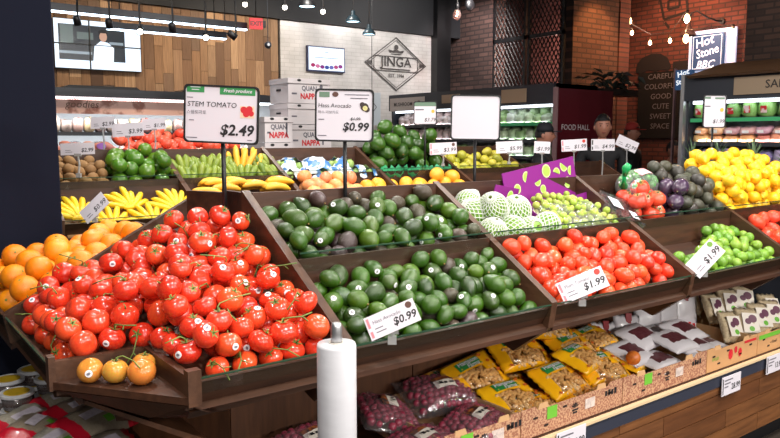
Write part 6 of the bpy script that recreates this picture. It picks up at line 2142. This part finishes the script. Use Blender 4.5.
def person(label, loc, rz, H, cap=None, bend=0.0):
    """standing figure; faces local -y"""
    t = thing('person', label, 'person', loc, rz)
    k = H / 1.78
    J = {'pel': (0, 0, 0.95), 'wai': (0, 0, 1.12), 'che': (0, 0.0, 1.32), 'nek': (0, 0.005, 1.50), 'hd0': (0, -0.005, 1.58),
         'shl': (-0.18, 0, 1.43), 'shr': (0.18, 0, 1.43), 'ell': (-0.24, 0.0, 1.15), 'elr': (0.24, 0.0, 1.15), 'wrl': (-0.20, -0.17, 1.02), 'wrr': (0.20, -0.17, 1.02),
         'hal': (-0.17, -0.24, 1.02), 'har': (0.17, -0.24, 1.02),
         'hpl': (-0.09, 0, 0.90), 'hpr': (0.09, 0, 0.90), 'knl': (-0.10, -0.01, 0.50), 'knr': (0.10, -0.01, 0.50), 'anl': (-0.10, 0.02, 0.09), 'anr': (0.10, 0.02, 0.09), 'tol': (-0.11, -0.13, 0.04), 'tor': (0.11, -0.13, 0.04)}
    R_ = {'pel': 0.15, 'wai': 0.14, 'che': 0.155, 'nek': 0.055, 'hd0': 0.055, 'shl': 0.075, 'shr': 0.075, 'ell': 0.05, 'elr': 0.05, 'wrl': 0.034, 'wrr': 0.034, 'hal': 0.035, 'har': 0.035,
          'hpl': 0.095, 'hpr': 0.095, 'knl': 0.062, 'knr': 0.062, 'anl': 0.045, 'anr': 0.045, 'tol': 0.04, 'tor': 0.04}
    E_ = [('pel', 'wai'), ('wai', 'che'), ('che', 'nek'), ('nek', 'hd0'), ('che', 'shl'), ('che', 'shr'), ('shl', 'ell'), ('shr', 'elr'), ('ell', 'wrl'), ('elr', 'wrr'), ('wrl', 'hal'), ('wrr', 'har'),
          ('pel', 'hpl'), ('pel', 'hpr'), ('hpl', 'knl'), ('hpr', 'knr'), ('knl', 'anl'), ('knr', 'anr'), ('anl', 'tol'), ('anr', 'tor')]
    # fingers: five short chains from each hand
    for s, h in ((-1, 'hal'), (1, 'har')):
        hx, hy, hz = J[h]
        for i in range(5):
            a = (i - 2) * 0.018
            L = [0.05, 0.075, 0.08, 0.075, 0.06][i]
            J[h + str(i)] = (hx - s * a, hy - L * 0.6, hz - 0.01)
            J[h + str(i) + 'b'] = (hx - s * a, hy - L, hz - 0.035)
            R_[h + str(i)] = 0.009
            R_[h + str(i) + 'b'] = 0.008
            E_ += [(h, h + str(i)), (h + str(i), h + str(i) + 'b')]
    names = list(J)
    me = bpy.data.meshes.new('body')
    me.from_pydata([tuple(c * k for c in J[n]) for n in names], [(names.index(a), names.index(b)) for a, b in E_], [])
    ob = bpy.data.objects.new('body', me)
    COL.objects.link(ob)
    md = ob.modifiers.new('skin', 'SKIN')
    sv = me.skin_vertices[0].data
    for i, n in enumerate(names):
        flat = 0.66 if n in ('pel', 'wai', 'che') else 1.0
        sv[i].radius = (R_[n] * k, R_[n] * k * flat)
        sv[i].use_root = n == 'pel'
    ob.modifiers.new('sub', 'SUBSURF').levels = 2
    dg = bpy.context.evaluated_depsgraph_get()
    m2 = bpy.data.meshes.new_from_object(ob.evaluated_get(dg))
    bpy.data.objects.remove(ob)
    g = MB()
    vs = [v.co.copy() for v in m2.vertices]
    for p in m2.polygons:
        c = sum((vs[i] for i in p.vertices), Vector()) / len(p.vertices)
        hand_ = c.y < -0.19 * k and c.z > 0.8
        g.m.append(1 if (c.z > 1.485 * k or hand_) else 0)
        g.f.append(list(p.vertices))
    g.v = vs
    # head: ellipsoid with jaw, brow, nose, lips, ears
    hc = Vector((0, -0.02, 1.665)) * k
    nu, nv = 24, 18
    o0 = len(g.v)
    hv, hf = [], []
    for i in range(nv + 1):
        t_ = PI * i / nv
        for j in range(nu):
            a = 2 * PI * j / nu
            x, y, z = math.sin(t_) * math.cos(a), math.sin(t_) * math.sin(a), -math.cos(t_)
            w = 0.075 * (1 - 0.22 * max(0, -z) ** 1.2)
            d = 0.095 * (1 - 0.12 * max(0, -z))
            px, py, pz = x * w, y * d, z * 0.118
            fr = max(0, -y)
            if fr > 0.7:
                cx_ = abs(px)
                py -= 0.024 * math.exp(-(cx_ / 0.012) ** 2) * math.exp(-((pz + 0.022) / 0.018) ** 2)
                py -= 0.010 * math.exp(-(cx_ / 0.009) ** 2) * math.exp(-((pz - 0.0) / 0.02) ** 2)
                py += 0.010 * math.exp(-((cx_ - 0.030) / 0.014) ** 2) * math.exp(-((pz - 0.008) / 0.012) ** 2)
                py -= 0.007 * math.exp(-(cx_ / 0.022) ** 2) * math.exp(-((pz + 0.056) / 0.009) ** 2)
            hv.append(hc + Vector((px, py, pz)) * k)
    for i in range(nv):
        for j in range(nu):
            a, b = i * nu + j, i * nu + (j + 1) % nu
            hf.append((a, b, b + nu, a + nu))
    g.add(hv, hf, 1)
    for s in (-1, 1):
        g.ball(hc + Vector((s * 0.076, 0.005, -0.005)) * k, (0.010 * k, 0.020 * k, 0.030 * k), 8, 6, 1)
        g.ball(hc + Vector((s * 0.029, -0.078, 0.008)) * k, (0.011 * k, 0.008 * k, 0.006 * k), 8, 6, 2)
        g.box(*(hc + Vector((s * 0.030 - 0.016, -0.090, 0.026)) * k), *(hc + Vector((s * 0.030 + 0.016, -0.082, 0.031)) * k), 2)
    g.ball(hc + Vector((0, -0.086, -0.056)) * k, (0.021 * k, 0.008 * k, 0.005 * k), 10, 5, 3)
    g.build('body', [CLOTH, SKIN, HAIR, mat('lip', (140, 74, 66), 0.5)], t, True)
    hm = MB()
    hv, hf = [], []
    for i in range(11):
        for j in range(nu + 1):
            t_ = 0.0 + 1.75 * i / 10
            a = 2 * PI * j / nu
            y = math.sin(t_) * math.sin(a)
            lim = 1.12 if y < -0.25 else 1.9
            t2 = min(t_, lim)
            x, y, z = math.sin(t2) * math.cos(a), math.sin(t2) * math.sin(a), math.cos(t2)
            q = 1.07 + 0.02 * hashn(i, j)
            hv.append(hc + Vector((x * 0.077 * q, y * 0.098 * q, z * 0.122 * q)) * k)
    for i in range(10):
        for j in range(nu):
            a = i * (nu + 1) + j
            hf.append((a, a + nu + 1, a + nu + 2, a + 1))
    hm.add(hv, hf)
    hm.build('hair', HAIR, t, True)
    if cap:
        cm_ = MB().lathe([(0.088, 0.0), (0.086, 0.04), (0.065, 0.085), (0.02, 0.103)], 18, 0, Matrix.Translation(hc + Vector((0, 0, 0.035)) * k))
        cm_.prism([(-0.06, -0.09), (0.06, -0.09), (0.045, -0.165), (-0.045, -0.165)], 0.035, 0.043, 'z', 0, Matrix.Translation(hc))
        cm_.build('cap', cap, t, True)
    return t


person('man in black with short dark hair looking toward the bins', (6.12, 4.55, 0), FACE - 0.15, 1.83)
person('person in dark clothes and a dark cap beside the red panel', (5.72, 4.98, 0), FACE + 1.2, 1.74, mat('dark_cap', (24, 26, 34), 0.8))
person('dark-haired person far back in the alcove by the chalkboard', (8.0, 4.93, 0), FACE + 0.5, 1.56)
person('shadowed person in a red cap behind the man in black', (7.9, 5.45, 0), FACE + 0.8, 1.78, mat('red_cap', (150, 40, 36), 0.8))

# ------------------------------------------------------------------ pineapples before the salad cooler
t = thing('pineapple_stand', 'dark stand of pineapples in front of the salad cooler', 'stand', (5.55, 2.75, 0))
MB().box(-0.3, -1.0, 1.02, 0.3, 0.65, 1.06).build('top', WOOD, t)
for sx in (-0.26, 0.26):
    for sy in (-0.95, 0.6):
        MB().box(sx - 0.025, sy - 0.025, 0, sx + 0.025, sy + 0.025, 1.02).build('leg', BLACK, t)
MB().box(-0.3, -1.0, 1.06, -0.28, 0.65, 1.16).build('front_board', WOOD, t)
PIN = mat('pineapple_rind', (176, 126, 52), 0.6, noise=(40, (96, 74, 34), 0.7), bump=(50, 0.8, 0.008))
PLF = mat('pineapple_leaf', (92, 120, 88), 0.5, ramp=[(84, 112, 78), (112, 138, 104)])
pbm = MB().lathe(sph_prof(12, 1.5, 0, 0.3, 0, 0, 0.7), 16).mesh('pineapple', PIN, True)
plf = MB()
for i in range(5):
    u = i / 4
    w = 0.018 * (1 - u) + 0.001
    plf.v += [Vector((-w, 0.10 * u * u, 0.17 * u)), Vector((w, 0.10 * u * u, 0.17 * u)), Vector((0, 0.10 * u * u + 0.006 * (1 - u), 0.17 * u))]
for i in range(4):
    a = 3 * i
    plf.f += [[a, a + 2, a + 5, a + 3], [a + 2, a + 1, a + 4, a + 5]]
    plf.m += [0, 0]
PLFM = plf.mesh('crown_leaf', PLF, True)
for (y, x) in [(2.95, 5.42), (2.68, 5.45), (2.42, 5.42), (2.15, 5.45), (2.8, 5.66), (2.55, 5.68), (3.2, 5.48), (2.3, 5.66)]:
    z = 1.06 + 0.155
    o = link('pineapple', pbm, None, (x, y, z + 0.05), (0, 0, hashn(x, y) * 6), (0.068, 0.068, 0.075))
    tag(o, 'pineapple with a grey-green spiky crown before the salad cooler', 'pineapple', 'pineapples on the stand')
    for k in range(16):
        ti = 0.1 + 0.06 * k
        link('crown_leaf', PLFM, o, (0, 0, 1.42), Euler((0.35 - 0.045 * (16 - k), 0, 2.4 * k)), (1 / 0.068, 1 / 0.068, (0.6 + 0.045 * k) / 0.075))
